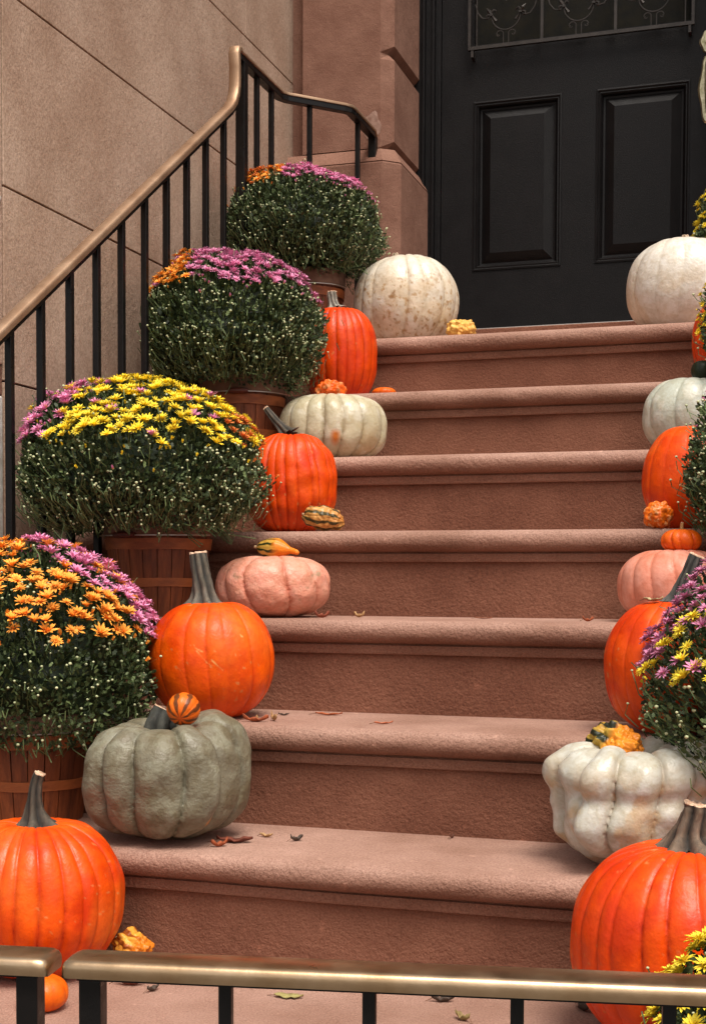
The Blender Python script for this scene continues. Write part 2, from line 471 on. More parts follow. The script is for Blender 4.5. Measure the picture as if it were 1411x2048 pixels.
b = MB(); b.box(WIN[0] - 0.01, WIN[1] + 0.01, YD + 0.022, YD + 0.03, WIN[2] - 0.01, WIN[3] + 0.01)
glass = world_parts(b, 'window_glass', MT['glass'], door)
# grille
gz0, gx0, gx1 = 2.338, -1.006, -0.290
GY = YD - 0.028
gr = MB()
gr.box(gx0, gx1, GY - 0.006, GY + 0.006, gz0 - 0.005, gz0 + 0.006)
gr.box(gx0, gx0 + 0.009, GY - 0.006, GY + 0.006, gz0 + 0.0065, 3.31)
gr.box(gx1 - 0.009, gx1, GY - 0.006, GY + 0.006, gz0 + 0.0065, 3.31)
gr.box(gx0 - 0.0, gx1, GY - 0.006, GY + 0.006, 3.3105, 3.32)
for x in (gx0 + 0.014, gx1 - 0.014): gr.box(x - 0.004, x + 0.004, GY - 0.005, YD - 0.001, gz0 - 0.028, gz0 - 0.0055)
for x in (-0.978, -0.318): gr.tube([(x, GY, gz0 + 0.006), (x, GY, 3.31)], 0.0028, 6)
for x in (-0.765, -0.532): gr.box(x - 0.0045, x + 0.0045, GY - 0.004, GY + 0.004, gz0 + 0.0065, 3.31)
def arc(cx, cz, r, a0, a1, n=16, shrink=0.0): return [(cx + (r - shrink * k / n) * math.cos(R(a0 + (a1 - a0) * k / n)), GY, cz + (r - shrink * k / n) * math.sin(R(a0 + (a1 - a0) * k / n))) for k in range(n + 1)]
def motif(cx, z0):
    for s in (-1, 1):
        gr.tube([(cx + s * 0.0085, GY, z0), (cx + s * 0.0085, GY, z0 + 0.033)], 0.0022, 6)
        ar = [(cx + s * (0.0085 + 0.011 - 0.011 * math.cos(R(t))), GY, z0 + 0.033 + 0.010 * math.sin(R(t))) for t in range(0, 200, 20)]
        gr.tube(ar, 0.0020, 6)
        sp = [(cx + s * (0.026 - (0.006 - t * 0.0006) * math.cos(R(t * 40))), GY, z0 + 0.030 - (0.006 - t * 0.0006) * math.sin(R(t * 40)) * 0.8) for t in range(0, 8)]
        gr.tube(sp, 0.0018, 6)
    R0_ = 0.047
    gr.tube(arc(cx, z0 + 0.045 + R0_, R0_, 180, 360, 20), 0.0026, 6)
    for s in (-1, 1):          # fleur-de-lis at the circle's shoulders
        fx, fz = cx + s * R0_, z0 + 0.045 + R0_ + 0.004
        ang = R(90 - s * 35)
        dx, dz = math.cos(ang), math.sin(ang)
        # pointed middle petal
        gr.tube([(fx - dx * 0.026, GY, fz - dz * 0.026), (fx - dx * 0.012, GY - 0.002, fz - dz * 0.012), (fx, GY - 0.003, fz), (fx + dx * 0.014, GY - 0.004, fz + dz * 0.014), (fx + dx * 0.030, GY, fz + dz * 0.030)], [0.006, 0.003, 0.003, 0.0065, 0.0006], 6)
        for t in (-1, 1):
            px_, pz_ = -dz * t, dx * t
            gr.tube([(fx, GY, fz), (fx + px_ * 0.006 + dx * 0.006, GY - 0.002, fz + pz_ * 0.006 + dz * 0.006), (fx + px_ * 0.014 + dx * 0.008, GY - 0.002, fz + pz_ * 0.014 + dz * 0.008), (fx + px_ * 0.018 + dx * 0.001, GY - 0.002, fz + pz_ * 0.018 + dz * 0.001), (fx + px_ * 0.014 - dx * 0.004, GY, fz + pz_ * 0.014 - dz * 0.004)], [0.003, 0.004, 0.0038, 0.003, 0.0015], 6)
        gr.box(fx - 0.005, fx + 0.005, GY - 0.007, GY + 0.004, fz - 0.004, fz + 0.003)
        # stem sweeping outwards to the neighbouring bar
        ex = cx + s * 0.112
        gr.tube([(fx, GY, fz), (fx + s * 0.014, GY, fz - 0.010), (fx + s * 0.032, GY, fz - 0.006), (fx + s * 0.046, GY, fz + 0.012), (fx + s * 0.054, GY, fz + 0.04)], 0.0024, 6)
for q in range(6):
    for cx in (-0.882, -0.648, -0.414): 
        if q == 0: motif(cx, gz0 + 0.005)
        elif q == 3: motif(cx, gz0 + 0.45)
for cx in (-0.882, -0.648, -0.414):
    gr.tube([(cx, GY, gz0 + 0.14), (cx, GY, gz0 + 0.45)], 0.0025, 6)
world_parts(gr, 'window_grille', MT['grille'], door, smooth=True)
# ornate handle set
hd = MB()
def plate(cx, cz, outline, y):
    n = len(outline)
    V = [(cx + x, y, cz + z) for x, z in outline] + [(cx + x * 0.82, y - 0.006, cz + z * 0.95) for x, z in outline]
    F = [(k, (k + 1) % n, n + (k + 1) % n, n + k) for k in range(n)] + [tuple(range(n, 2 * n))]
    hd.add(V, F)
def blob(w_, h_, wav, n=40): return [((w_ + wav * math.cos(6 * 2 * math.pi * k / n)) * math.cos(2 * math.pi * k / n), (h_ + wav * math.cos(6 * 2 * math.pi * k / n)) * math.sin(2 * math.pi * k / n)) for k in range(n)]
HX = -0.2455
plate(HX, 2.288, blob(0.030, 0.036, 0.002), YD - 0.0005)
plate(HX, 2.142, blob(0.031, 0.11, 0.003), YD - 0.0005)
hd.tube([(HX, YD - 0.006, 2.288), (HX, YD - 0.020, 2.288)], 0.014, 14)
hd.tube([(HX, YD - 0.006, 2.215), (HX, YD - 0.045, 2.205), (HX, YD - 0.055, 2.17), (HX, YD - 0.052, 2.12), (HX, YD - 0.040, 2.08), (HX, YD - 0.006, 2.065)], [0.009, 0.010, 0.011, 0.011, 0.009, 0.008], 10)
world_parts(hd, 'door_handle', MT['pale_brass'], door, smooth=True)

# ------------------------------------------------------------------ neighbour at the far left edge
nb = thing('neighbouring_wall', 'sliver of whitewashed brick wall at the far left edge beyond the tan wall', 'wall', (-2.6, 2.0, -0.178))
b = MB(); b.box(-4.5, -1.97, 1.9, 2.3, -0.178, 4.0)
world_parts(b, 'brickwork', MT['white_paint'], nb)
qn = thing('corner_quoin', 'tan stone corner with flaking white ledges at the far left edge', 'stonework', (-1.56, 0.70, -0.178))
b = MB(); b.box(-1.80, -1.5145, 0.664, 0.713, 1.043, 3.3)
world_parts(b, 'corner_stone', MT['wall'], qn, bevel=0.004)
b = MB(); b.box(-1.80, -1.5165, 0.670, 0.712, 0.981, 1.042); world_parts(b, 'stone_band', MT['surround'], qn, bevel=0.004)
b = MB(); b.box(-1.80, -1.5150, 0.664, 0.7115, -0.178, 0.98)
world_parts(b, 'whitewashed_block', MT['white_paint'], qn, bevel=0.004)
for z_ in (1.366, 1.744):
    b = MB()
    b.add([(-1.5142, 0.664, z_), (-1.5142, 0.700, z_), (-1.5142, 0.707, z_ + 0.014), (-1.5142, 0.664, z_ + 0.020), (-1.5105, 0.664, z_), (-1.5105, 0.697, z_ + 0.002), (-1.5105, 0.703, z_ + 0.012), (-1.5105, 0.664, z_ + 0.018)],
          [(0, 1, 2, 3), (4, 5, 6, 7), (0, 1, 5, 4), (1, 2, 6, 5), (2, 3, 7, 6), (3, 0, 4, 7)])
    world_parts(b, 'white_ledge', MT['white_paint'], qn)
b = MB()

# ------------------------------------------------------------------ stair railing with brass handrail
XR = -1.381
rail = thing('stair_railing', 'black iron stair railing with a brass handrail sweeping up over the flower baskets', 'railing', (XR, 0.9, 0.2))
SL = 0.705
def hz(y): return 1.089 + (y - 0.507) * SL       # top of brass at y
# flat oval cap swept along the slope, up the gooseneck
cap = [(-0.0205, -0.006), (-0.0210, 0.002), (-0.019, 0.006), (-0.014, 0.0080), (0, 0.009), (0.014, 0.0080), (0.019, 0.006), (0.0210, 0.002), (0.0205, -0.006), (0.0165, -0.0075), (-0.0165, -0.0075)]
path = [(-0.45, hz(-0.45)), (0.2, hz(0.2)), (0.8, hz(0.8)), (1.40, hz(1.40)), (1.50, hz(1.50)), (1.560, hz(1.560)), (1.585, hz(1.585) + 0.006), (1.599, 1.880), (1.605, 1.903), (1.606, 1.95), (1.602, 1.985), (1.606, 1.999), (1.622, 2.003)]
fr = []
P3 = [Vector((XR, y, z - 0.010)) for y, z in path]
for i, p in enumerate(P3):
    t = (P3[min(i + 1, len(P3) - 1)] - P3[max(i - 1, 0)]).normalized()
    up = Vector((1, 0, 0)).cross(t).normalized()
    wk = 0.74
    fr.append((p, Vector((wk, 0, 0)), up))
b = MB(); b.sweep(cap, fr)
world_parts(b, 'brass_handrail', MT['brass_dull'], rail, smooth=True, angle=50)
# black channel under the cap
ch = [(-0.014, -0.016), (0.014, -0.016), (0.014, -0.0075), (-0.014, -0.0075)]
b = MB(); b.sweep(ch, fr[:6] + [(fr[6][0], fr[6][1], fr[6][2])])
world_parts(b, 'channel_bar', MT['iron'], rail)
# level rail after the newel: straight, 45 degrees in, straight to the pilaster
ZR = 1.996
lv = [(XR, 1.622), (XR, 1.93), (XR + 0.012, 1.955), (XR + 0.03, 1.973), (-1.240, 2.085), (-1.229, 2.100), (-1.2265, 2.12), (-1.2265, 2.318), (-1.2265, 2.334)]
P3 = [Vector((x, y, ZR - 0.008)) for x, y in lv]; P3[-1].z -= 0.012
fr2 = []
for i, p in enumerate(P3):
    t = (P3[min(i + 1, len(P3) - 1)] - P3[max(i - 1, 0)]); t.z = 0; t.normalize()
    fr2.append((p, t.cross(Vector((0, 0, 1))), Vector((0, 0, 1))))
b = MB(); b.sweep([(x * 0.72, z * 0.62) for x, z in cap], fr2)
world_parts(b, 'level_handrail', MT['brass_dull'], rail, smooth=True, angle=50)
b = MB(); b.sweep([(-0.012, -0.020), (0.012, -0.020), (0.012, -0.0045), (-0.012, -0.0045)], fr2)
b.box(-1.2385, -1.2145, 2.322, 2.3455, 1.905, 1.975)
world_parts(b, 'rail_bar', MT['iron'], rail, bevel=0.0015)
def tread_z(y): return max(0, min(7, math.floor((y + 0.02) / T))) * H
def bar(x, y, ztop, wd=0.0140, zb=None, nm='baluster', rz=0):
    b = MB(); zb = tread_z(y) if zb is None else zb
    b.box(x - wd / 2, x + wd / 2, y - wd / 2, y + wd / 2, zb - 0.004, ztop)
    return world_parts(b, nm, MT['iron'], rail, bevel=0.0015)
ys = [0.521 + 0.1122 * k for k in range(-7, 10)]
for y in ys: bar(XR, y, hz(y) - 0.022)
bar(XR, 1.653, ZR - 0.024, 0.026, nm='newel_post')
for x, y in ((XR, 1.759), (XR, 1.868), (-1.319, 2.012), (-1.230, 2.189)): bar(x, y, ZR - 0.026, 0.0135)

# ------------------------------------------------------------------ pumpkins, squashes, gourds
def np_noise(P, sc, seed, octv=1):
    out = np.empty(len(P))
    f = mnoise.noise if octv == 1 else (lambda v: mnoise.fractal(v, 0.9, 2.0, octv))
    for i, p in enumerate(P): out[i] = f(Vector((p[0] * sc + seed * 3.7, p[1] * sc - seed * 1.9, p[2] * sc + seed)))
    return out

def squash_shape(rx, ry, h, ribs, depth, seed, sq=2.2, sqz=2.2, dimple=0.12, dimple_w=0.30, base_dimple=0.06, jitter=0.25, width=0.5,
                 lump=0.0, lump_sc=20, lobe_var=0.0, nu=240, nv=110, mod=None, lean=0.0):
    """returns verts (origin at the bottom), faces, groove strength, latitude t, longitude"""
    rg = np.random.default_rng(seed)
    ga = (np.arange(ribs) + rg.uniform(-jitter, jitter, ribs)) * 2 * np.pi / ribs
    ga = np.sort(ga % (2 * np.pi))
    amp = 1 + rg.uniform(-lobe_var, lobe_var, ribs)
    gd = rg.uniform(0.55, 1.2, ribs)
    ph = np.linspace(0, 2 * np.pi, nu, endpoint=False)
    tt = np.linspace(0, 1, nv)
    t = np.pi * (tt - 0.06 * np.sin(2 * np.pi * tt) * 0)
    wob = 0.10 * np.sin(t * 2 + seed)                       # grooves wander slightly from pole to pole
    PH, TT = np.meshgrid(ph, t)
    PW = (PH + 0.35 * (2 * np.pi / ribs) * np.sin(TT * 2.0 + seed)[:, :] * 0.4) % (2 * np.pi)
    idx = np.searchsorted(ga, PW.ravel()).reshape(PW.shape)
    lo = np.where(idx == 0, ga[-1] - 2 * np.pi, ga[np.clip(idx - 1, 0, ribs - 1)])
    hi = np.where(idx == ribs, ga[0] + 2 * np.pi, ga[np.clip(idx, 0, ribs - 1)])
    x = (PW - lo) / (hi - lo)
    gl, gh = gd[(idx - 1) % ribs], gd[idx % ribs]
    Lb = np.clip(4 * x * (1 - x), 0, 1) ** width
    gw = gl * (1 - x) + gh * x
    A = amp[(idx - 1) % ribs]
    A = 1 + (A - 1) * np.clip(4 * x * (1 - x), 0, 1) ** 0.4
    st = np.sin(TT); ct = np.cos(TT)
    # superellipse profile
    k = (np.abs(st) ** sqz + np.abs(ct) ** sqz) ** (-1 / sqz)
    rho = st * k; zz = ct * k
    pw = np.clip(st, 0, 1) ** 0.35
    s_ = (1 - depth * gw * (1 - Lb) * pw) * (1 + (A - 1) * pw)
    rho_d = rho * s_; zz_d = zz * (1 - depth * 0.8 * gw * (1 - Lb) * pw) * (1 + (A - 1) * 0.6 * pw * np.sign(zz))
    zz_d = np.where(zz > 0, zz_d - dimple * 2 * np.exp(-(rho / dimple_w) ** 2), zz_d + base_dimple * 2 * np.exp(-(rho / dimple_w) ** 2))
    X = rho_d * np.cos(PH) * rx; Y = rho_d * np.sin(PH) * ry; Z = zz_d * h / 2
    if mod is not None: X, Y, Z = mod(X, Y, Z, PH, TT, rx, h)
    P = np.stack([X.ravel(), Y.ravel(), Z.ravel()], 1)
    if lump:
        nr = P / (np.linalg.norm(P, axis=1, keepdims=True) + 1e-9)
        P = P + nr * (np_noise(P, lump_sc, seed, 2 if lump > 0.006 else 1) * lump)[:, None]
    P[:, 2] -= P[:, 2].min()
    F = []
    for j in range(nv - 1):
        for i in range(nu):
            i2 = (i + 1) % nu
            F.append((j * nu + i, (j + 1) * nu + i, (j + 1) * nu + i2, j * nu + i2))
    F = np.array(F)
    return P, F, ((1 - Lb) * gw * pw).ravel(), TT.ravel(), PH.ravel()

def stem_mesh(pts, rads, ribs=6, flare=1.0, col=(0.05, 0.045, 0.035), col2=(0.16, 0.13, 0.09), seed=1, n=48, twist=0.4):
    """ribbed, flared, cut-off stalk; pts run from the pumpkin up"""
    pts = [Vector(p) for p in pts]
    if rads[0] > 0.009: pts[0].z += 0.006; flare *= 1.5
    # resample
    NS = 22
    def samp(u):
        f = u * (len(pts) - 1); i = min(int(f), len(pts) - 2); q = f - i
        p0, p1, p2, p3 = pts[max(i - 1, 0)], pts[i], pts[i + 1], pts[min(i + 2, len(pts) - 1)]
        return 0.5 * ((2 * p1) + (-p0 + p2) * q + (2 * p0 - 5 * p1 + 4 * p2 - p3) * q * q + (-p0 + 3 * p1 - 3 * p2 + p3) * q ** 3)
    V = []; C = []; F = []; MI = []
    prev = Vector((1, 0, 0))
    for s in range(NS):
        u = s / (NS - 1); p = samp(u); t = (samp(min(1, u + 0.02)) - samp(max(0, u - 0.02))).normalized()
        a = (prev - t * prev.dot(t)).normalized(); prev = a; b_ = t.cross(a)
        f = u * (len(rads) - 1); i = min(int(f), len(rads) - 2); r = rads[i] + (rads[i + 1] - rads[i]) * (f - i)
        fl = flare * math.exp(-u * 7)
        for k in range(n):
            q = 2 * math.pi * k / n
            w_ = abs(math.cos(ribs * (q + twist * u) / 2)) ** 0.7
            rr = r * (0.80 + 0.28 * w_ + fl * (0.25 + 1.3 * w_ ** 3)) * (1 + 0.14 * mnoise.noise(Vector((math.cos(q) * 1.5, u * 4, math.sin(q) * 1.5 + seed))) + 0.07 * mnoise.noise(Vector((math.cos(q) * 5, u * 12, math.sin(q) * 5 + seed))))
            zdrop = -fl * 0.25 * r * w_
            V.append(p + (a * math.cos(q) + b_ * math.sin(q)) * rr + t * zdrop + (t * 0.20 * r * mnoise.noise(Vector((math.cos(q) * 3, math.sin(q) * 3, seed + 5))) if s == NS - 1 else Vector((0, 0, 0))))
            m_ = w_ ** 2
            C.append([col[c] * (1 - m_) + col2[c] * m_ for c in range(3)])
    for s in range(NS - 1):
        for k in range(n):
            F.append((s * n + k, s * n + (k + 1) % n, (s + 1) * n + (k + 1) % n, (s + 1) * n + k)); MI.append(1 if s >= NS - 2 else 0)
    V.append(samp(1.0) - t * rads[-1] * 0.15); C.append(col2)
    for k in range(n): F.append(((NS - 1) * n + k, (NS - 1) * n + (k + 1) % n, len(V) - 1)); MI.append(1)
    me = mesh('stem', V, F, [MT['stem'], MT['cut']], np.array(C), MI, smooth=True)
    return me

def blend(a, b_, f): return a * (1 - f[:, None]) + b_ * f[:, None]
SOLIDS = []      # (centre, rx, ry, rz) used to keep foliage out of the fruit

def squash(name, label, cat, loc, rx, ry, h, ribs, depth, seed, base, groove_col, matname='skin', rot=(0, 0, 0), paint=None, stem=None, stem_kw=None, group=None, hl=0, **kw):
    root = thing(name, label, cat, loc, group, rot)
    P, F, G, TT, PH = squash_shape(rx, ry, h, ribs, depth, seed, **kw)
    c = np.tile(np.array(base, float), (len(P), 1))
    n1 = np_noise(P, 22, seed + 3)
    c *= (1 + 0.10 * n1)[:, None]
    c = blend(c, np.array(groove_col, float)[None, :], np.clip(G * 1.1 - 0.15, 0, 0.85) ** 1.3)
    if paint: c = paint(c, P, G, TT, PH)
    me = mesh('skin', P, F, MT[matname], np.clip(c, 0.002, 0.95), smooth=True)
    link('body', me, root)
    if stem:
        s = link('stem', stem_mesh(*stem, **(stem_kw or {})), root)
    SOLIDS.append((Vector(loc) + Vector((0, 0, h / 2)), rx, ry, h / 2))
    return root

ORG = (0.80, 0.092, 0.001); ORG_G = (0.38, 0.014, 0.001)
STK = (0.014, 0.013, 0.011); STK2 = (0.085, 0.070, 0.052)
def speck(colr, sc, thr, amt, seed, zlim=None):
    def f(c, P, G, TT, PH):
        n = np_noise(P, sc, seed, 3)
        m_ = np.clip((n - thr) * 6, 0, 1) * amt
        if zlim: m_ = m_ * np.clip((zlim - P[:, 2]) / 0.05, 0, 1)
        return blend(c, np.array(colr)[None, :], m_)
    return f
def chain(*fs):
    def f(c, *a):
        for q in fs: c = q(c, *a)
        return c
    return f
def scar(pts, colr=(0.75, 0.42, 0.16), wd=0.002):
    """dry corky scratches at given points on the skin (x,y,z in the fruit's own frame)"""
    def f(c, P, G, TT, PH):
        for a, b_ in pts:
            a = np.array(a); b_ = np.array(b_); d_ = b_ - a
            u = np.clip(((P - a) @ d_) / (d_ @ d_), 0, 1)
            dist = np.linalg.norm(P - (a + u[:, None] * d_), axis=1)
            c = blend(c, np.array(colr)[None, :], np.clip(1.3 - dist / wd, 0, 1))
        return c
    return f
def red_low(c, P, G, TT, PH):
    """blotches of deeper red, pale corky flecks, and a dull patch where the fruit lay on the soil"""
    sd = float(P[7, 0] * 1000 + len(P))
    c = c * (1 + 0.10 * np_noise(P, 60, 2))[:, None]
    c = blend(c, np.array((0.60, 0.028, 0.001))[None, :], np.clip((np_noise(P, 13, sd % 17, 3) - 0.05) * 1.6, 0, 0.5))
    c = blend(c, np.array((0.86, 0.19, 0.02))[None, :], np.clip((np_noise(P, 9, sd % 23 + 4, 2) - 0.20) * 1.6, 0, 0.5))
    c = blend(c, np.array((0.70, 0.34, 0.12))[None, :], np.clip((np_noise(P, 120, sd % 13 + 2) - 0.50) * 5, 0, 0.55) * (np_noise(P, 12, sd % 11) > 0.1))
    return c

# --- left flight, bottom to top
squash('pumpkin', 'large orange pumpkin with a tall dark stem on the landing, lowest on the left', 'pumpkin', (-1.096, 0.13, 0.0), 0.136, 0.130, 0.252, 24, 0.055, 21, ORG, ORG_G, sqz=2.25, dimple=0.07, nu=360, nv=150, lump=0.003,
       stem=([(0, 0, 0.222), (-0.002, 0, 0.255), (0.000, 0, 0.29), (0.008, 0, 0.311)], [0.013, 0.0105, 0.009, 0.0085]), stem_kw=dict(flare=1.6, seed=3, col=STK, col2=STK2, ribs=5), paint=red_low, group='large orange pumpkins up the steps')
squash('pumpkin', 'tiny smooth orange pumpkin on the landing behind the gate post', 'pumpkin', (-0.990, -0.03, 0.0), 0.036, 0.034, 0.052, 12, 0.03, 5, (0.86, 0.17, 0.006), (0.7, 0.09, 0.004), nu=90, nv=50, dimple=0.04)
squash('pumpkin', 'greyish green deeply ribbed squash with thick grey stem on the first step, left side', 'squash', (-0.972, 0.338, 0.1775), 0.143, 0.124, 0.200, 12, 0.165, 8, (0.190, 0.174, 0.124), (0.018, 0.022, 0.012), 'skin_matte', sqz=2.7, dimple=0.17, dimple_w=0.42, base_dimple=0.02, lobe_var=0.13, lump=0.008, lump_sc=15, width=0.5, nu=330, nv=140, rot=(0, 0, 0.6),
       mod=lambda X, Y, Z, PH, TT, rx, h: (X * (1 + 0.05 * Z / h), Y * (1 + 0.05 * Z / h), Z + 0.020 * np.clip(np.cos(PH - 0.1), 0, 1) ** 2 * (Z > 0)),
       paint=chain(speck((0.13, 0.10, 0.05), 13, 0.10, 0.45, 4), speck((0.28, 0.28, 0.21), 34, 0.08, 0.45, 9), scar([((0.048, -0.105, 0.044), (0.056, -0.101, 0.048))], (0.60, 0.25, 0.05), 0.007)),
       stem=([(-0.01, 0.0, 0.15), (-0.014, 0.002, 0.185), (0.0, 0.004, 0.215)], [0.028, 0.024, 0.021]), stem_kw=dict(flare=0.4, seed=8, col=(0.022, 0.023, 0.02), col2=(0.05, 0.052, 0.044), ribs=5))
squash('pumpkin', 'large round orange pumpkin with thick dark stem and pale scratches on the second step, left', 'pumpkin', (-1.003, 0.590, 0.3555), 0.117, 0.113, 0.228, 15, 0.035, 31, (0.86, 0.115, 0.002), (0.60, 0.045, 0.002), sqz=2.2, dimple=0.055, nu=340, nv=140, lump=0.0025, width=0.4,
       stem=([(-0.014, 0, 0.205), (-0.016, 0, 0.235), (-0.022, 0, 0.270), (-0.027, 0, 0.305)], [0.0195, 0.0175, 0.016, 0.015]), stem_kw=dict(flare=0.55, seed=13, col=(0.018, 0.019, 0.018), col2=(0.14, 0.125, 0.10), ribs=7),
       paint=chain(red_low, scar([((0.020, -0.109, 0.128), (0.036, -0.103, 0.108)), ((0.046, -0.103, 0.112), (0.062, -0.093, 0.095)), ((0.018, -0.110, 0.133), (0.030, -0.107, 0.127)), ((0.085, -0.065, 0.155), (0.088, -0.063, 0.153))], (0.80, 0.42, 0.14), 0.0016)), group='large orange pumpkins up the steps')
squash('pumpkin', 'flattened salmon pink pumpkin with warty skin on the third step, left', 'pumpkin', (-0.985, 0.860, 0.5335), 0.117, 0.105, 0.130, 10, 0.085, 12, (0.78, 0.34, 0.245), (0.46, 0.11, 0.05), 'skin_matte', sqz=2.5, dimple=0.09, base_dimple=0.03, lump=0.0024, lump_sc=42, nu=300, nv=130, jitter=0.18, rot=(0, 0, 0.25),
       paint=chain(speck((0.78, 0.40, 0.30), 55, 0.05, 0.6, 6), speck((0.28, 0.24, 0.14), 26, 0.58, 0.7, 3)))
squash('pumpkin', 'large orange pumpkin of fine ribs with stem leaning left on the fourth step, left', 'pumpkin', (-1.045, 1.122, 0.7115), 0.104, 0.100, 0.232, 24, 0.070, 44, (0.78, 0.083, 0.001), (0.32, 0.014, 0.001), sqz=2.35, dimple=0.05, lump=0.004, lump_sc=30, nu=380, nv=140, width=0.36,
       stem=([(-0.010, 0, 0.213), (-0.022, 0, 0.235), (-0.042, 0, 0.258), (-0.060, 0, 0.281)], [0.012, 0.010, 0.009, 0.006]), stem_kw=dict(flare=0.8, seed=23, col=STK, col2=STK2), paint=red_low, group='large orange pumpkins up the steps')
squash('pumpkin', 'broad cream and grey ribbed pumpkin with an orange stain on the fifth step, left', 'pumpkin', (-1.030, 1.370, 0.8895), 0.131, 0.118, 0.165, 15, 0.085, 52, (0.56, 0.51, 0.36), (0.20, 0.14, 0.065), 'skin_white', sqz=2.6, dimple=0.10, base_dimple=0.02, lump=0.002, lump_sc=26, nu=330, nv=130, jitter=0.2, width=0.5, rot=(0, 0, 0.2),
       paint=chain(speck((0.50, 0.34, 0.16), 14, 0.02, 0.5, 3, 0.09), speck((0.72, 0.70, 0.60), 22, 0.1, 0.5, 8), scar([((0.022, -0.115, 0.02), (0.02, -0.112, 0.055))], (0.58, 0.18, 0.03), 0.012)))
squash('pumpkin', 'tall narrow orange pumpkin partly behind the pink and orange flowers on the sixth step', 'pumpkin', (-1.103, 1.640, 1.0675), 0.098, 0.092, 0.252, 22, 0.05, 64, (0.74, 0.072, 0.001), (0.34, 0.014, 0.001), sqz=2.5, dimple=0.045, lump=0.003, nu=320, nv=130, width=0.45,
       stem=([(-0.015, 0, 0.238), (-0.019, 0, 0.26), (-0.022, 0, 0.287)], [0.013, 0.012, 0.012]), stem_kw=dict(flare=0.6, seed=29, col=(0.14, 0.13, 0.11), col2=(0.36, 0.34, 0.30), ribs=7), paint=red_low, group='large orange pumpkins up the steps')
squash('pumpkin', 'large white pumpkin freckled with brown spots at the left of the top step', 'pumpkin', (-1.000, 1.910, 1.2455), 0.145, 0.138, 0.262, 13, 0.045, 71, (0.74, 0.68, 0.58), (0.58, 0.50, 0.38), 'skin_white', sqz=2.25, dimple=0.05, lump=0.004, lump_sc=12, nu=330, nv=140, width=0.6, jitter=0.35,
       paint=chain(speck((0.66, 0.50, 0.31), 11, -0.05, 0.45, 5, 0.20), speck((0.45, 0.27, 0.11), 85, 0.30, 0.75, 12, 0.20), speck((0.33, 0.18, 0.07), 48, 0.52, 0.8, 19, 0.21)),
       stem=([(-0.03, 0, 0.238), (-0.032, 0, 0.262)], [0.011, 0.008]), stem_kw=dict(flare=0.4, col=(0.4, 0.3, 0.2), col2=(0.6, 0.45, 0.35)))
# --- right flight, bottom to top
squash('pumpkin', 'largest orange pumpkin with a flared woody stem, lowest on the right behind the brass rail', 'pumpkin', (-0.108, 0.105, 0.0), 0.156, 0.142, 0.282, 26, 0.050, 82, (0.84, 0.082, 0.002), (0.42, 0.018, 0.001), sqz=2.35, dimple=0.06, nu=380, nv=160, lump=0.003, width=0.42,
       stem=([(-0.003, 0, 0.258), (-0.003, 0, 0.283), (0.004, 0, 0.308), (0.006, 0, 0.320)], [0.021, 0.018, 0.0165, 0.0175]), stem_kw=dict(flare=1.15, seed=43, col=STK, col2=(0.17, 0.12, 0.085), ribs=6), paint=chain(red_low, scar([((-0.022, -0.137, 0.165), (-0.018, -0.138, 0.163))], (0.75, 0.45, 0.2), 0.002)), group='large orange pumpkins up the steps')
def knobby(X, Y, Z, PH, TT, rx, h):
    z = Z / (h / 2)
    k = 1 + 0.085 * np.exp(-((z - 0.55) / 0.26) ** 2) - 0.060 * np.exp(-((z - 0.10) / 0.14) ** 2) + 0.075 * np.exp(-((z + 0.33) / 0.26) ** 2) * np.cos(PH * 3 + 1.0) - 0.13 * np.clip(-z - 0.35, 0, 1)
    return X * k, Y * k, Z
squash('pumpkin', 'lumpy knobbly white squash with bulging lobes on the first step, right side', 'squash', (-0.208, 0.378, 0.1775), 0.130, 0.122, 0.196, 12, 0.145, 91, (0.60, 0.60, 0.54), (0.30, 0.25, 0.18), 'skin_white', sqz=2.9, dimple=0.22, dimple_w=0.45, base_dimple=0.0, lobe_var=0.12, lump=0.0095, lump_sc=15, nu=360, nv=160, jitter=0.22, mod=knobby, width=0.5, rot=(0, 0, 0.35),
       paint=chain(speck((0.55, 0.36, 0.17), 17, 0.10, 0.65, 7, 0.17), speck((0.50, 0.47, 0.38), 70, 0.05, 0.5, 17)))
squash('pumpkin', 'tall smooth orange pumpkin with a grey stem on the second step, right', 'pumpkin', (-0.170, 0.610, 0.3555), 0.118, 0.110, 0.236, 22, 0.032, 93, (0.83, 0.090, 0.002), (0.50, 0.03, 0.002), sqz=2.25, dimple=0.05, nu=340, nv=140, lump=0.003, width=0.5,
       stem=([(0.008, 0, 0.215), (0.012, 0, 0.245), (0.022, 0, 0.272), (0.034, 0, 0.298)], [0.014, 0.0125, 0.012, 0.0125]), stem_kw=dict(flare=0.9, seed=53, col=(0.016, 0.017, 0.016), col2=(0.09, 0.09, 0.085), ribs=7), paint=red_low, group='large orange pumpkins up the steps')
squash('pumpkin', 'smooth pale pink pumpkin under a mini pumpkin on the third step, right', 'pumpkin', (-0.192, 0.860, 0.5335), 0.104, 0.098, 0.140, 13, 0.06, 95, (0.76, 0.36, 0.27), (0.66, 0.24, 0.15), 'skin', sqz=2.5, dimple=0.09, base_dimple=0.03, lump=0.002, nu=280, nv=120,
       paint=speck((0.62, 0.24, 0.15), 35, 0.02, 0.35, 5))
squash('pumpkin', 'smooth orange pumpkin behind a warty mini gourd on the fourth step, right', 'pumpkin', (-0.180, 1.120, 0.7115), 0.100, 0.096, 0.224, 18, 0.022, 97, (0.84, 0.095, 0.002), (0.62, 0.045, 0.002), sqz=2.2, dimple=0.04, nu=300, nv=130, lump=0.002, paint=red_low, group='large orange pumpkins up the steps')
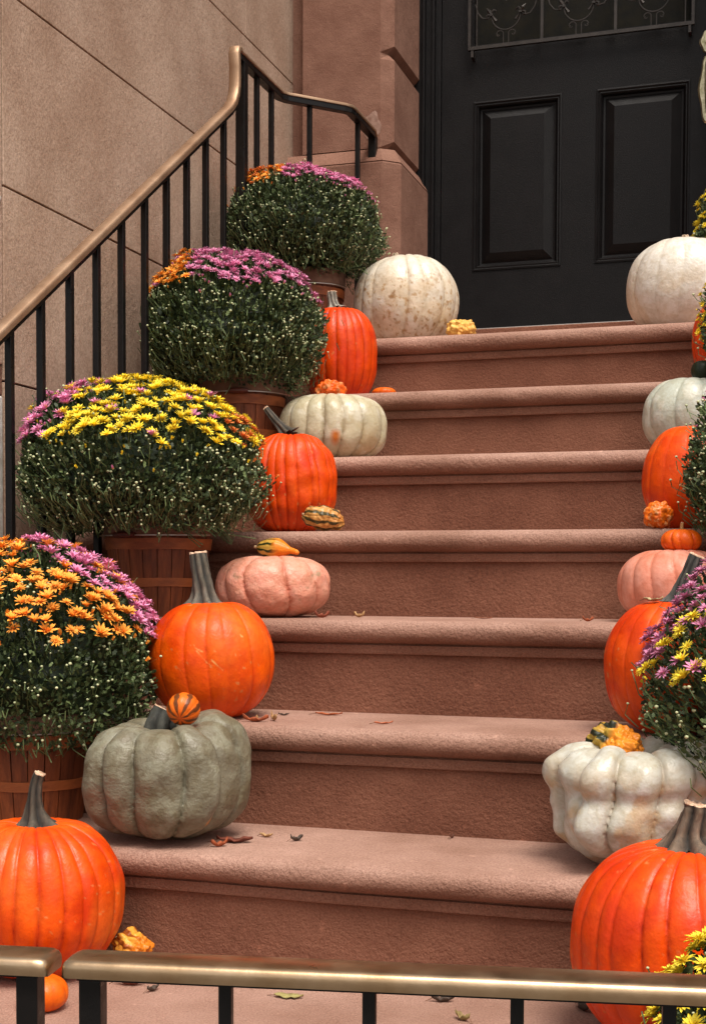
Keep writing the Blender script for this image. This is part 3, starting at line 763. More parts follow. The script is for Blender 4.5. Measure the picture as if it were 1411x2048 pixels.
squash('pumpkin', 'pale greenish white glossy pumpkin on the fifth step, right', 'pumpkin', (-0.196, 1.375, 0.8895), 0.112, 0.104, 0.176, 11, 0.055, 99, (0.52, 0.56, 0.49), (0.36, 0.40, 0.34), 'skin_white', sqz=2.3, dimple=0.08, lump=0.003, nu=280, nv=120, rot=(0, 0, 0.5), paint=speck((0.70, 0.70, 0.62), 26, 0.05, 0.5, 5))
squash('pumpkin', 'orange pumpkin cut by the right edge of the photo on the sixth step', 'pumpkin', (-0.108, 1.620, 1.0675), 0.110, 0.104, 0.225, 20, 0.035, 101, ORG, ORG_G, sqz=2.3, dimple=0.05, nu=280, nv=120, lump=0.003, paint=red_low, group='large orange pumpkins up the steps')
squash('pumpkin', 'large clean white pumpkin in front of the door at the right of the top step', 'pumpkin', (-0.256, 1.915, 1.2455), 0.149, 0.142, 0.258, 12, 0.028, 103, (0.74, 0.71, 0.65), (0.64, 0.60, 0.52), 'skin_white', sqz=2.25, dimple=0.05, lump=0.003, lump_sc=12, nu=320, nv=130, width=0.7, jitter=0.3,
       paint=speck((0.68, 0.55, 0.38), 9, -0.05, 0.45, 7, 0.15), stem=([(0.0, 0, 0.236), (0.0, 0, 0.256)], [0.011, 0.008]), stem_kw=dict(flare=0.4, col=(0.4, 0.3, 0.2), col2=(0.6, 0.45, 0.35)))

# --- small gourds
def warts(amount, sc, seed):
    def mod(X, Y, Z, PH, TT, rx, h):
        P = np.stack([X.ravel(), Y.ravel(), Z.ravel()], 1)
        n = np_noise(P, sc, seed); n2 = np_noise(P, sc * 2.1, seed + 9)
        k = (1 + amount * np.clip(n, -0.25, 1) * 1.5 + amount * 0.5 * n2).reshape(X.shape)
        return X * k, Y * k, Z * k
    return mod
def mini(name, label, cat, loc, rx, ry, h, ribs, depth, seed, c1, c2, rot=(0, 0, 0), **kw):
    kw.setdefault('nu', 130); kw.setdefault('nv', 70)
    return squash(name, label, cat, loc, rx, ry, h, ribs, depth, seed, c1, c2, rot=rot, **kw)
mini('gourd', 'small pale yellow knobbly gourd beside the spotted white pumpkin on the top step', 'gourd', (-0.830, 1.842, 1.2455), 0.0385, 0.036, 0.056, 8, 0.05, 201, (0.80, 0.52, 0.13), (0.62, 0.36, 0.07), mod=warts(0.22, 75, 4), dimple=0.02)
mini('gourd', 'small bright orange warty gourd on top of the cream ribbed pumpkin', 'gourd', (-1.034, 1.372, 1.037), 0.033, 0.032, 0.046, 8, 0.05, 203, (0.84, 0.14, 0.01), (0.80, 0.22, 0.05), mod=warts(0.22, 80, 7), dimple=0.02, paint=speck((0.85, 0.42, 0.18), 60, 0.1, 0.7, 3))
mini('pumpkin', 'tiny orange pumpkin half hidden behind the cream ribbed pumpkin', 'pumpkin', (-0.962, 1.570, 1.0675), 0.030, 0.028, 0.026, 8, 0.06, 205, (0.85, 0.17, 0.01), (0.6, 0.08, 0.004))
def lying(c, P, G, TT, PH): return c
def stripes(cg=(0.03, 0.045, 0.012), cy=(0.62, 0.42, 0.08), co=(0.80, 0.25, 0.01), n=9, split=0.5, soft=0.15, seed=0, flip=False):
    def f(c, P, G, TT, PH):
        s = np.sin(PH * n + 1.2 * np_noise(P, 60, seed)) + 0.7 * np_noise(P, 110, seed + 5)
        st = np.clip((s - 0.15) * 3, 0, 1)
        green = blend(np.tile(np.array(cy), (len(P), 1)), np.array(cg)[None, :], st)
        q = TT / np.pi
        q = 1 - q if flip else q
        m_ = np.clip((q - split) / soft + np_noise(P, 70, seed + 2) * 0.5, 0, 1)
        return blend(green, np.array(co)[None, :], m_)
    return f
def pear(neck=0.55, bend=0.0):
    def mod(X, Y, Z, PH, TT, rx, h):
        z = Z / (h / 2)                      # +1 top
        k = 1 - neck * np.clip((-z + 0.05) / 0.6, 0, 1) ** 1.2 + 0.12 * np.exp(-((z + 0.92) / 0.12) ** 2)
        return X * k + bend * np.clip(-z, 0, 1) ** 2, Y * k, Z
    return mod
def lying_gourd(label, loc, r, ln, yaw, roll, paint, seed, mod=None, cat='gourd', base=(0.7, 0.4, 0.05), ribs=10, depth=0.05, tilt=90, tip_stem=True, **kw):
    root = thing('gourd', label, cat, loc)
    P, F, G, TT, PH = squash_shape(r, r, ln, ribs, depth, seed, nu=150, nv=110, mod=mod, dimple=0.0, base_dimple=0.0, sqz=2.1, **kw)
    P[:, 2] -= ln / 2
    c = np.tile(np.array(base, float), (len(P), 1))
    if paint: c = paint(c, P, G, TT, PH)
    M_ = (Matrix.Rotation(yaw, 3, 'Z') @ Matrix.Rotation(R(tilt), 3, 'Y') @ Matrix.Rotation(roll, 3, 'Z'))
    P2 = P @ np.array(M_).T
    zmin = P2[:, 2].min(); P2[:, 2] -= zmin
    link('body', mesh('skin', P2, F, MT['skin'], np.clip(c, 0.003, 0.95), smooth=True), root)
    if tip_stem:
        e = np.array(M_) @ np.array([0, 0, ln / 2 - 0.003]); e2 = np.array(M_) @ np.array([0, 0.001, ln / 2 + 0.006])
        e[2] -= zmin; e2[2] -= zmin
        link('stem', stem_mesh([e, (e + e2) / 2, e2], [0.004, 0.0032, 0.003], flare=0.3, col=(0.3, 0.2, 0.1), col2=(0.5, 0.35, 0.2), n=12), root)
    return root
lying_gourd('striped yellow and green gourd with orange neck lying on the salmon pink pumpkin', (-0.972, 0.855, 0.651), 0.0215, 0.098, R(-188), 0.4, stripes(n=9, split=0.42, seed=3), 301, mod=pear(0.62, 0.006), tilt=86)
lying_gourd('brown and green ridged oval gourd lying before the left fourth step pumpkin', (-0.930, 1.022, 0.7115), 0.0255, 0.088, R(-170), 0.2, stripes((0.07, 0.06, 0.02), (0.62, 0.34, 0.10), (0.55, 0.20, 0.03), n=8, split=0.75, soft=0.3, seed=8), 303, mod=warts(0.13, 70, 5), tilt=80)
lying_gourd('small round orange gourd with brown stripes resting on the grey green squash', (-0.925, 0.300, 0.372), 0.0275, 0.052, R(100), 0.3, stripes((0.16, 0.05, 0.012), (0.80, 0.17, 0.01), (0.80, 0.14, 0.01), n=8, split=0.9, seed=6), 305, tilt=60, tip_stem=False)
lying_gourd('warty half orange, half dark green gourd on the lumpy white squash', (-0.238, 0.380, 0.3200), 0.033, 0.086, R(-205), 0.2, stripes((0.02, 0.028, 0.012), (0.50, 0.36, 0.06), (0.86, 0.33, 0.03), n=8, split=0.45, soft=0.06, seed=12), 307, mod=warts(0.20, 85, 15), tilt=68)
lying_gourd('dried orange crinkled gourd beside the lowest left pumpkin', (-0.966, 0.203, 0.0), 0.027, 0.062, R(170), 0.2, stripes((0.30, 0.08, 0.01), (0.80, 0.42, 0.06), (0.72, 0.25, 0.02), n=8, split=0.5, seed=14), 309, mod=warts(0.18, 90, 25), tilt=70)
mini('gourd', 'small warty orange gourd in front of the orange pumpkin on the fourth step, right', 'gourd', (-0.236, 1.010, 0.7115), 0.028, 0.027, 0.052, 9, 0.05, 211, (0.85, 0.20, 0.01), (0.80, 0.12, 0.01), mod=warts(0.16, 90, 17), dimple=0.02, paint=speck((0.90, 0.50, 0.22), 110, 0.25, 0.9, 3), nu=160, nv=90)
mini('pumpkin', 'mini ribbed orange pumpkin sitting on the pale pink pumpkin', 'pumpkin', (-0.180, 0.850, 0.6630), 0.0375, 0.036, 0.046, 9, 0.12, 213, (0.85, 0.15, 0.006), (0.62, 0.07, 0.003), dimple=0.10, stem=([(0, 0, 0.036), (0, 0, 0.046), (0.001, 0, 0.055)], [0.0035, 0.0028, 0.0028]), stem_kw=dict(flare=0.6, col=(0.4, 0.2, 0.06), col2=(0.6, 0.35, 0.15), n=14))
mini('gourd', 'dark green shiny small gourd on top of the pale greenish white pumpkin', 'gourd', (-0.178, 1.375, 1.050), 0.024, 0.023, 0.046, 10, 0.03, 215, (0.018, 0.030, 0.014), (0.010, 0.016, 0.008), dimple=0.02, paint=speck((0.35, 0.20, 0.02), 60, 0.2, 0.8, 3, 0.02))

# ------------------------------------------------------------------ chrysanthemums in baskets
def bloom_mesh(kind, c_in, c_out, c_mid, seed):
    """daisy-like head facing +Z, radius 1 unit"""
    rg = random.Random(seed)
    V = []; F = []; C = []
    rings = {'open': [(13, 1.05, 22), (11, 0.92, 42), (8, 0.66, 62)], 'cup': [(10, 1.08, 42), (9, 0.92, 58), (6, 0.66, 74)], 'half': [(7, 0.80, 64), (6, 0.66, 78)]}[kind]
    for n, ln, el in rings:
        for k in range(n):
            a = 2 * math.pi * (k + rg.uniform(-0.25, 0.25)) / n
            e = R(el + rg.uniform(-16, 16)); l = ln * rg.uniform(0.82, 1.1); w_ = l * (0.125 if kind != 'half' else 0.17) * rg.uniform(0.85, 1.15)
            ca, sa = math.cos(a), math.sin(a)
            o = len(V)
            for f_, ww, dz in ((0.05, 0.35, 0), (0.45, 1.0, 0.02), (0.78, 0.82, 0.0), (1.0, 0.10, -0.02)):
                ee = e - R(10) * f_ if kind != 'half' else e + R(12) * f_
                r_ = f_ * l * math.cos(ee); z_ = f_ * l * math.sin(ee) + dz
                for s in (-1, 0, 1):
                    V.append((r_ * ca - sa * w_ * ww * s, r_ * sa + ca * w_ * ww * s, z_ + (0.05 * abs(s) * l)))
                    m_ = min(1, f_ * 1.5); br = rg.uniform(0.92, 1.05)
                    C.append([(c_in[q] * (1 - m_) + c_out[q] * m_) * br for q in range(3)])
            for j in range(3):
                for s in range(2): F.append((o + j * 3 + s, o + j * 3 + s + 1, o + j * 3 + 4 + s, o + j * 3 + 3 + s))
    # centre and green calyx
    for (zc, rr, cc) in ((0.10, 0.20, c_mid), (-0.06, 0.20, (0.07, 0.11, 0.03))):
        o = len(V)
        for j in range(4):
            for k in range(8):
                t = j / 3 * math.pi / 2
                V.append((rr * math.cos(t) * math.cos(k * math.pi / 4), rr * math.cos(t) * math.sin(k * math.pi / 4), zc + (0.10 if zc > 0 else -0.16) * math.sin(t))); C.append(cc)
        for j in range(3):
            for k in range(8): F.append((o + j * 8 + k, o + j * 8 + (k + 1) % 8, o + j * 8 + 8 + (k + 1) % 8, o + j * 8 + 8 + k))
    return mesh('blossom', V, F, MT['petal'], np.array(C))
PAL = {'yellow': ((0.86, 0.54, 0.01), (0.92, 0.74, 0.06), (0.60, 0.40, 0.02)),
       'orange': ((0.82, 0.15, 0.01), (0.97, 0.46, 0.07), (0.55, 0.16, 0.01)),
       'pink': ((0.62, 0.14, 0.28), (0.76, 0.31, 0.50), (0.55, 0.30, 0.10)),
       'rust': ((0.45, 0.07, 0.02), (0.70, 0.22, 0.05), (0.5, 0.2, 0.03))}
BL = {}
for ci, (cn, cc) in enumerate(PAL.items()):
    for ki, kd in enumerate(('open', 'cup', 'half')):
        BL[cn, kd] = [bloom_mesh(kd, *cc, 10 * ci + ki + 100 * v) for v in range(2)]

BUD_V = []
def oct_ball(n1=6):
    V = [(0, 0, -1)] + [(math.cos(k * 2 * math.pi / n1) * r, math.sin(k * 2 * math.pi / n1) * r, z) for z, r in ((-0.3, 0.95), (0.5, 0.85)) for k in range(n1)] + [(0, 0, 0.9)]
    F = [(0, 1 + (k + 1) % n1, 1 + k) for k in range(n1)] + [(1 + n1 + k, 1 + n1 + (k + 1) % n1, 2 * n1 + 1) for k in range(n1)]
    Q = [(1 + k, 1 + (k + 1) % n1, 1 + n1 + (k + 1) % n1, 1 + n1 + k) for k in range(n1)]
    return V, F + Q
def rotz_to(n):
    return n.to_track_quat('Z', 'Y')

def basket(root, rtop, rbot, h, seed, rz=0.0):
    rg = random.Random(seed)
    NST = 22
    b = MB()
    for k in range(NST):
        a0 = 2 * math.pi * (k + 0.03) / NST; a1 = 2 * math.pi * (k + 0.97) / NST
        dr = rg.uniform(-0.0008, 0.0008)
        V = []
        for z, r in ((0, rbot), (h * 0.5, (rtop + rbot) / 2 + 0.002), (h, rtop)):
            for rr in (r + dr, r + dr - 0.0022):
                for q in range(4):
                    a = a0 + (a1 - a0) * q / 3
                    V.append((rr * math.cos(a), rr * math.sin(a), z))
        F = []
        for L_ in range(2):
            o = L_ * 8
            for q in range(3):
                F.append((o + q, o + q + 1, o + 8 + q + 1, o + 8 + q)); F.append((o + 4 + q, o + 12 + q, o + 12 + q + 1, o + 4 + q + 1))
            F.append((o, o + 8, o + 12, o + 4)); F.append((o + 3, o + 7, o + 15, o + 11))
        for q in range(3): F.append((q, 4 + q, 5 + q, 1 + q)); F.append((16 + q, 17 + q, 21 + q, 20 + q))
        b.add(V, F)
    # base board
    n = 40
    V = [(rbot * 0.97 * math.cos(2 * math.pi * k / n), rbot * 0.97 * math.sin(2 * math.pi * k / n), z) for z in (0.002, 0.008) for k in range(n)]
    b.add(V, [tuple(range(n)), tuple(range(n, 2 * n))] + [(k, (k + 1) % n, n + (k + 1) % n, n + k) for k in range(n)])
    bk = b.build('basket', MT['stave'], root)
    def hoop(z0, z1, out, mm, nm='hoop'):
        hb = MB(); n = 64
        def rad(z): return rbot + (rtop - rbot) * z / h + 0.0015
        V = []
        for k in range(n):
            a = 2 * math.pi * k / n; w_ = 0.0006 * math.sin(5 * a + seed)
            for z, e in ((z0, 0), (z0, out), (z1, out), (z1, 0)):
                V.append(((rad(z) + e + w_) * math.cos(a), (rad(z) + e + w_) * math.sin(a), z + w_))
        F = []
        for k in range(n):
            k2 = (k + 1) % n
            for j in range(4): F.append((k * 4 + j, k * 4 + (j + 1) % 4, k2 * 4 + (j + 1) % 4, k2 * 4 + j))
        hb.add(V, F); return hb.build(nm, MT[mm], bk, smooth=True)
    hoop(h * 0.80, h * 1.01, 0.0022, 'faded', 'rim_band')
    hoop(h * 0.665, h * 0.775, 0.0030, 'hoop')
    hoop(h * 0.30, h * 0.385, 0.0025, 'hoop')
    # bail lying against the front, with turned grip
    hb = MB(); pts = []
    for k in range(25):
        a = -math.pi / 2 + (k / 24 - 0.5) * math.pi * 1.05 + rz
        pts.append(((rtop + 0.0075) * math.cos(a), (rtop + 0.0075) * math.sin(a), h * 0.80 + 0.000 + 0.010 * abs(k / 24 - 0.5) ** 2))
    hb.tube(pts, 0.0014, 6); hb.build('wire_handle', MT['wire'], bk, smooth=True)
    gb = MB(); gb.tube([((rtop + 0.0095) * math.cos(a), (rtop + 0.0095) * math.sin(a), h * 0.80 + 0.001) for a in [-math.pi / 2 + rz + q for q in (-0.20, -0.12, -0.04, 0.04, 0.12, 0.20)]], [0.0055, 0.0065, 0.0068, 0.0068, 0.0065, 0.0055], 10)
    gb.build('grip', MT['grip'], bk, smooth=True)
    n = 32; sb = MB()
    sb.add([((rtop - 0.004) * math.cos(2 * math.pi * k / n), (rtop - 0.004) * math.sin(2 * math.pi * k / n), h * 0.93) for k in range(n)] + [((rtop - 0.006) * math.cos(2 * math.pi * k / n), (rtop - 0.006) * math.sin(2 * math.pi * k / n), h * 0.80) for k in range(n)],
           [tuple(range(n)), tuple(range(n, 2 * n))] + [(k, (k + 1) % n, n + (k + 1) % n, n + k) for k in range(n)])
    sb.build('soil', MT['soil'], root)

CAMP = Vector((0, -1.6982, 0.6125))
def inside(p, pad=0.0):
    for c, rx, ry, rz_ in SOLIDS:
        d = p - c
        if (abs(d.x) / (rx + pad)) ** 2.4 + (abs(d.y) / (ry + pad)) ** 2.4 + (abs(d.z) / (rz_ + pad)) ** 2.4 < 1: return True
    return False
GREENS = np.array([(0.020, 0.033, 0.011), (0.036, 0.056, 0.018), (0.062, 0.090, 0.030), (0.105, 0.140, 0.050)])

LEAFK = 1.5
def mum(label, loc, r, hu, hl, zc, zone, seed, bloom_r=0.0135, n_tip=1300, n_leaf=9000, n_bloom=220, rt=0.112, rb=0.086, hb=0.205, thr=0.25, rz=0.0, open_bias=0.5, group='potted chrysanthemums up the steps', xlim=None, stray=8, ry=None, off=(0, 0)):
    root = thing('potted_chrysanthemum', label, 'potted plant', loc, group)
    basket(root, rt, rb, hb, seed, rz)
    L0 = Vector(loc)
    rg = np.random.default_rng(seed)
    ry = ry or r
    ctr = Vector((off[0], off[1], zc))
    base = Vector((0, 0, hb * 0.9))
    def surf(d, f=1.0):
        """point on the dome in direction d"""
        ez = hu if d.z > 0 else hl
        p = 2.0 if d.z > 0 else 2.4
        k = (abs(d.x) ** p + abs(d.y) ** p + abs(d.z) ** p) ** (-1 / p)
        lumpy = 1 + 0.085 * mnoise.noise(Vector((d.x * 2.2, d.y * 2.2, d.z * 2.2 + seed))) + 0.05 * mnoise.noise(Vector((d.x * 6, d.y * 6, d.z * 6 + seed)))
        q_ = ctr + Vector((d.x * r, d.y * ry, d.z * ez)) * (k * f * lumpy)
        if q_.x + L0.x < -1.385: q_.x = -1.385 - L0.x + (q_.x + L0.x + 1.385) * 0.5     # leans on the railing bars
        return q_
    def okp(p):
        wpt = p + L0
        if inside(wpt, -0.004): return False
        if wpt.x < -1.505: return False
        return True
    V = []; F = []; C = []
    tips = []
    cam_l = CAMP - L0
    for i in range(n_tip):
        z = rg.uniform(-0.75, 1.0); a = rg.uniform(0, 2 * math.pi); q = math.sqrt(max(0, 1 - z * z))
        d = Vector((q * math.cos(a), q * math.sin(a), z))
        f = rg.uniform(0.93, 1.03) if rg.random() > 0.10 else rg.uniform(1.03, 1.13)
        tip = surf(d, f)
        if z < 0: tip.z -= rg.uniform(0, 0.03)
        if not okp(tip): continue
        tips.append((tip, d))
        # stem, curving up from the middle of the plant
        hzd = Vector((d.x, d.y, 0)); kk = rg.uniform(0.7, 1.3)
        p2 = tip - hzd * rg.uniform(0.002, 0.016) - Vector((rg.normal(0, 0.0055), rg.normal(0, 0.0055), 0.014 * kk))
        mid = p2 - hzd * rg.uniform(0.018, 0.040) - Vector((rg.normal(0, 0.007), rg.normal(0, 0.007), 0.017 * kk))
        if mid.z < zc - hl * 0.95: mid.z = zc - hl * 0.95 + rg.uniform(0, 0.02)
        pts = [mid, p2, tip]
        if not all(okp(x) for x in pts): continue
        o = len(V)
        col = GREENS[2] * rg.uniform(0.6, 1.7) + np.array((0.05, 0.045, 0.018)) * rg.random() ** 3
        rr = 0.00085
        for p in pts:
            for k in range(3):
                aa = k * 2.094
                V.append((p.x + rr * math.cos(aa), p.y + rr * math.sin(aa), p.z + rr * math.sin(aa + 1) * 0.6)); C.append(col)
        for j in range(2):
            for k in range(3): F.append((o + j * 3 + k, o + j * 3 + (k + 1) % 3, o + j * 3 + 3 + (k + 1) % 3, o + j * 3 + 3 + k))
    # leaves through the outer shell
    for i in range(int(n_leaf * LEAFK)):
        z = rg.uniform(-0.92, 1.0); a = rg.uniform(0, 2 * math.pi); q = math.sqrt(max(0, 1 - z * z))
        d = Vector((q * math.cos(a), q * math.sin(a), z))
        f = 1.005 - abs(rg.normal(0, 0.13))
        if f < 0.55: continue
        c = surf(d, f)
        if not okp(c): continue
        ln = rg.uniform(0.007, 0.0145) * (1.25 if f < 0.85 else 1)
        wd = ln * rg.uniform(0.32, 0.5)
        t = (Vector((d.x * 0.8, d.y * 0.8, d.z + 0.8)) + Vector(rg.normal(0, 0.55, 3))).normalized()
        s = t.cross(Vector(rg.normal(0, 1, 3))).normalized()
        nn = s.cross(t)
        o = len(V)
        col = GREENS[rg.integers(0, 4)] * rg.uniform(0.7, 1.25)
        cup = rg.uniform(-0.2, 0.3) * ln
        for (u_, v_, w_) in ((-0.5, 0, 0), (-0.1, -0.7, 0.5), (0.1, -0.45, 0.3), (0.3, -0.6, 0.4), (0.55, 0, -0.3), (0.3, 0.6, 0.4), (0.1, 0.45, 0.3), (-0.1, 0.7, 0.5)):
            p = c + t * (u_ * ln) + s * (v_ * wd) + nn * (w_ * cup)
            V.append(tuple(p)); C.append(col)
        F += [(o, o + 1, o + 2, o + 6, o + 7), (o + 2, o + 3, o + 4, o + 5, o + 6)]
    # dense inner growth
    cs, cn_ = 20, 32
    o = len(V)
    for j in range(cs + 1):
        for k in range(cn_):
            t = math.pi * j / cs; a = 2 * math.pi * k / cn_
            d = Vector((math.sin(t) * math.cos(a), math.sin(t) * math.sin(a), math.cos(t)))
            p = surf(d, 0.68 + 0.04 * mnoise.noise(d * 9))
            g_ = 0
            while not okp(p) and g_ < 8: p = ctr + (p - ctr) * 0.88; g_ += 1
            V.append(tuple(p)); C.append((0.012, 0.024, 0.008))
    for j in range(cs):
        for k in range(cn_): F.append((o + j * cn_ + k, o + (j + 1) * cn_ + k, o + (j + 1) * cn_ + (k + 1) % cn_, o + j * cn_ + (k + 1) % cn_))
    # a few loose trailing stems
    for i in range(stray):
        a = rg.uniform(-math.pi, 0); rr = r * rg.uniform(0.7, 1.0)
        p0 = Vector((math.cos(a) * rr * 0.5, math.sin(a) * rr * 0.5, zc - hl * 0.6)); p1 = Vector((math.cos(a) * rr, math.sin(a) * rr, zc - hl * rg.uniform(0.9, 1.25))); pm = p0.lerp(p1, 0.5) + Vector((0, 0, -0.015))
        if not all(okp(x) for x in (p0, p1, pm)): continue
        b = MB(); b.tube([p0, pm, p1 + Vector((0, 0, 0.008))], 0.0011, 4)
        o = len(V); V += b.V; F += [tuple(x + o for x in f_) for f_ in b.F]; C += [(0.13, 0.16, 0.07)] * len(b.V)
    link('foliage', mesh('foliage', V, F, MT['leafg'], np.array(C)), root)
    # blossoms
    cand = []
    gold = math.pi * (3 - math.sqrt(5))
    NN = n_bloom * 3
    for i in range(NN):
        z = 1 - 2 * (i + 0.5) / NN; a = i * gold; q = math.sqrt(1 - z * z)
        d = (Vector((q * math.cos(a), q * math.sin(a), z)) + Vector(rg.normal(0, 0.05, 3))).normalized()
        sx = d.x * 0.953 + d.y * 0.304; fr_ = -d.y * 0.953 + d.x * 0.304
        edge = thr + 0.17 * mnoise.noise(Vector((d.x * 3, d.y * 3, seed)))
        w_ = d.z - edge
        if w_ < 0 and not (w_ > -0.30 and rg.random() < 0.11): continue
        if w_ < 0.10 and rg.random() < 0.35: continue
        cn2 = zone(sx, fr_, d.z, rg)
        if cn2 is None: continue
        kd = 'half' if (w_ < 0.04 or rg.random() < 0.16) else ('open' if rg.random() < open_bias else 'cup')
        p = surf(d, 1.01 + rg.uniform(-0.02, 0.025))
        if not okp(p): continue
        sz = bloom_r * rg.uniform(0.8, 1.12) * ({'half': 0.85, 'cup': 1.18, 'open': 1.0}[kd])
        n_ = (d * 0.75 + Vector((0, 0, 0.75)) + Vector(rg.normal(0, 0.17, 3))).normalized()
        vis = (p - ctr).normalized().dot((cam_l - p).normalized())
        cand.append((vis, p, n_, sz, cn2, kd, rg.integers(0, 2), rg.uniform(0, 6.28)))
    cand.sort(key=lambda c_: -c_[0])
    sv = []; sf = []; scol = []; no = 0
    for i, (vis, p, n_, sz, cn2, kd, vv, tw) in enumerate(cand):
        M_ = Matrix.Translation(p) @ (rotz_to(n_) @ Matrix.Rotation(tw, 3, 'Z').to_quaternion()).to_matrix().to_4x4() @ Matrix.Scale(sz, 4)
        me = BL[cn2, kd][vv]
        if i < 100:
            o = link('blossom', me, root); o.matrix_local = M_
        else:
            k = len(me.vertices); co = np.empty(k * 3); me.vertices.foreach_get('co', co); co = co.reshape(-1, 3)
            MA = np.array(M_); sv.append(co @ MA[:3, :3].T + MA[:3, 3])
            cc_ = np.empty(k * 4, np.float32); me.color_attributes['Col'].data.foreach_get('color', cc_); scol.append(cc_.reshape(-1, 4)[:, :3])
            sf += [tuple(v + no for v in pl.vertices) for pl in me.polygons]; no += k
    if sv:
        o = link('blossoms', mesh('blossoms', np.concatenate(sv), sf, MT['petal'], np.concatenate(scol)), root); tag(o, kind='stuff')
    # buds on the stem tips that carry no flower
    bv, bf = oct_ball(); V = []; F = []
    for tip, d in tips:
        if d.z > thr + 0.05 and rg.random() < 0.6: continue
        if mnoise.noise(Vector((d.x * 3.5, d.y * 3.5, d.z * 3.5 + seed))) > 0.10 and rg.random() < 0.7: continue
        if rg.random() < (0.0 if d.z > -0.25 else 0.45): continue
        s_ = rg.uniform(0.0017, 0.0034)
        o = len(V)
        V += [(tip.x + v[0] * s_, tip.y + v[1] * s_, tip.z + v[2] * s_ * 0.9 + s_ * 0.5) for v in bv]; F += [tuple(x + o for x in f_) for f_ in bf]
    if V:
        o = link('buds', mesh('buds', V, F, MT['bud'], smooth=True), root); tag(o, kind='stuff')
    return root

def z_bottom(sx, fr_, z, rg):       # orange in front, yellow far left, pink over the back right
    if sx < -0.42: return 'yellow' if rg.random() < 0.8 else 'orange'
    if (z + 0.75 * sx - 0.55 * fr_) > 0.80: return 'pink' if rg.random() < 0.85 else 'orange'
    return 'orange'
def z_yellow(sx, fr_, z, rg):
    if (-sx - 0.35 * fr_ + 0.1 * z) > 0.22: return 'pink' if rg.random() < 0.88 else 'yellow'
    if sx > 0.72: return 'rust' if rg.random() < 0.5 else 'yellow'
    return 'yellow' if rg.random() < 0.96 else 'pink'
def z_mid(sx, fr_, z, rg):
    if sx < -0.28: return 'orange' if rg.random() < 0.85 else 'pink'
    return 'pink'
def z_top(sx, fr_, z, rg):
    if sx < -0.12: return ('rust' if rg.random() < 0.35 else 'orange')
    return 'pink'
def z_right(sx, fr_, z, rg):
    if (z * 0.9 - sx * 0.7 - fr_ * 0.5) > 0.92: return 'pink'
    return 'yellow' if rg.random() < 0.75 else 'pink'
z_y = lambda sx, fr_, z, rg: 'yellow'
z_p = lambda sx, fr_, z, rg: 'pink' if rg.random() < 0.6 else 'rust'

mum('basket of orange and pink chrysanthemums at the bottom left corner, lowest of the flowers', (-1.285, 0.44, 0.1775), 0.222, 0.205, 0.165, 0.285, z_bottom, 401, bloom_r=0.0142, n_bloom=520, thr=0.18, open_bias=0.5, n_tip=1500, n_leaf=9000)
mum('basket of bright yellow chrysanthemums with a pink left edge beside the second step', (-1.236, 0.850, 0.5335), 0.262, 0.178, 0.130, 0.292, z_yellow, 402, bloom_r=0.0128, n_bloom=640, thr=0.20, open_bias=0.25, n_tip=2400, n_leaf=11000, rz=-0.15, off=(-0.022, -0.055))
mum('basket of pink chrysanthemums with some orange ones, behind the bright yellow basket', (-1.262, 1.370, 0.8895), 0.235, 0.180, 0.145, 0.315, z_mid, 403, bloom_r=0.0118, n_bloom=860, thr=0.40, n_tip=2300, n_leaf=10000, rz=0.3, off=(-0.024, -0.045), rt=0.104, rb=0.082)
mum('mostly green basket of chrysanthemums, thinly topped orange and pink, beside the freckled white pumpkin', (-1.262, 1.860, 1.2455), 0.240, 0.155, 0.140, 0.325, z_top, 404, bloom_r=0.0108, n_bloom=900, thr=0.48, off=(-0.034, -0.03), n_tip=1900, n_leaf=10000, rb=0.078, rt=0.096)
mum('bright yellow chrysanthemums at the bottom right corner behind the brass gate rail', (0.036, -0.215, -0.1775), 0.170, 0.195, 0.10, 0.245, z_y, 405, bloom_r=0.0150, n_bloom=260, thr=-0.35, open_bias=0.75, n_tip=900, n_leaf=6000)
mum('pink and yellow chrysanthemums with sparse green stems over the orange pumpkin, right side', (0.036, 0.445, 0.1775), 0.240, 0.220, 0.150, 0.265, z_right, 406, bloom_r=0.0135, n_bloom=420, thr=0.08, open_bias=0.8, n_tip=1300, n_leaf=5000)
mum('mostly green chrysanthemums at the right edge beside the fourth step', (0.026, 0.905, 0.5335), 0.205, 0.19, 0.14, 0.29, z_p, 407, bloom_r=0.0130, n_bloom=200, thr=0.55, n_tip=1300, n_leaf=7000)
mum('yellow budding chrysanthemums at the right edge over the sixth step', (0.022, 1.400, 0.8895), 0.205, 0.19, 0.14, 0.29, z_y, 408, bloom_r=0.0080, n_bloom=200, thr=-0.2, open_bias=0.2, n_tip=1000, n_leaf=6000)
mum('yellow chrysanthemums standing by the door handle at the right edge', (-0.098, 2.160, 1.2455), 0.155, 0.17, 0.12, 0.30, z_y, 409, bloom_r=0.0110, n_bloom=200, thr=-0.1, open_bias=0.3, n_tip=900, n_leaf=6000, rt=0.10, rb=0.08)

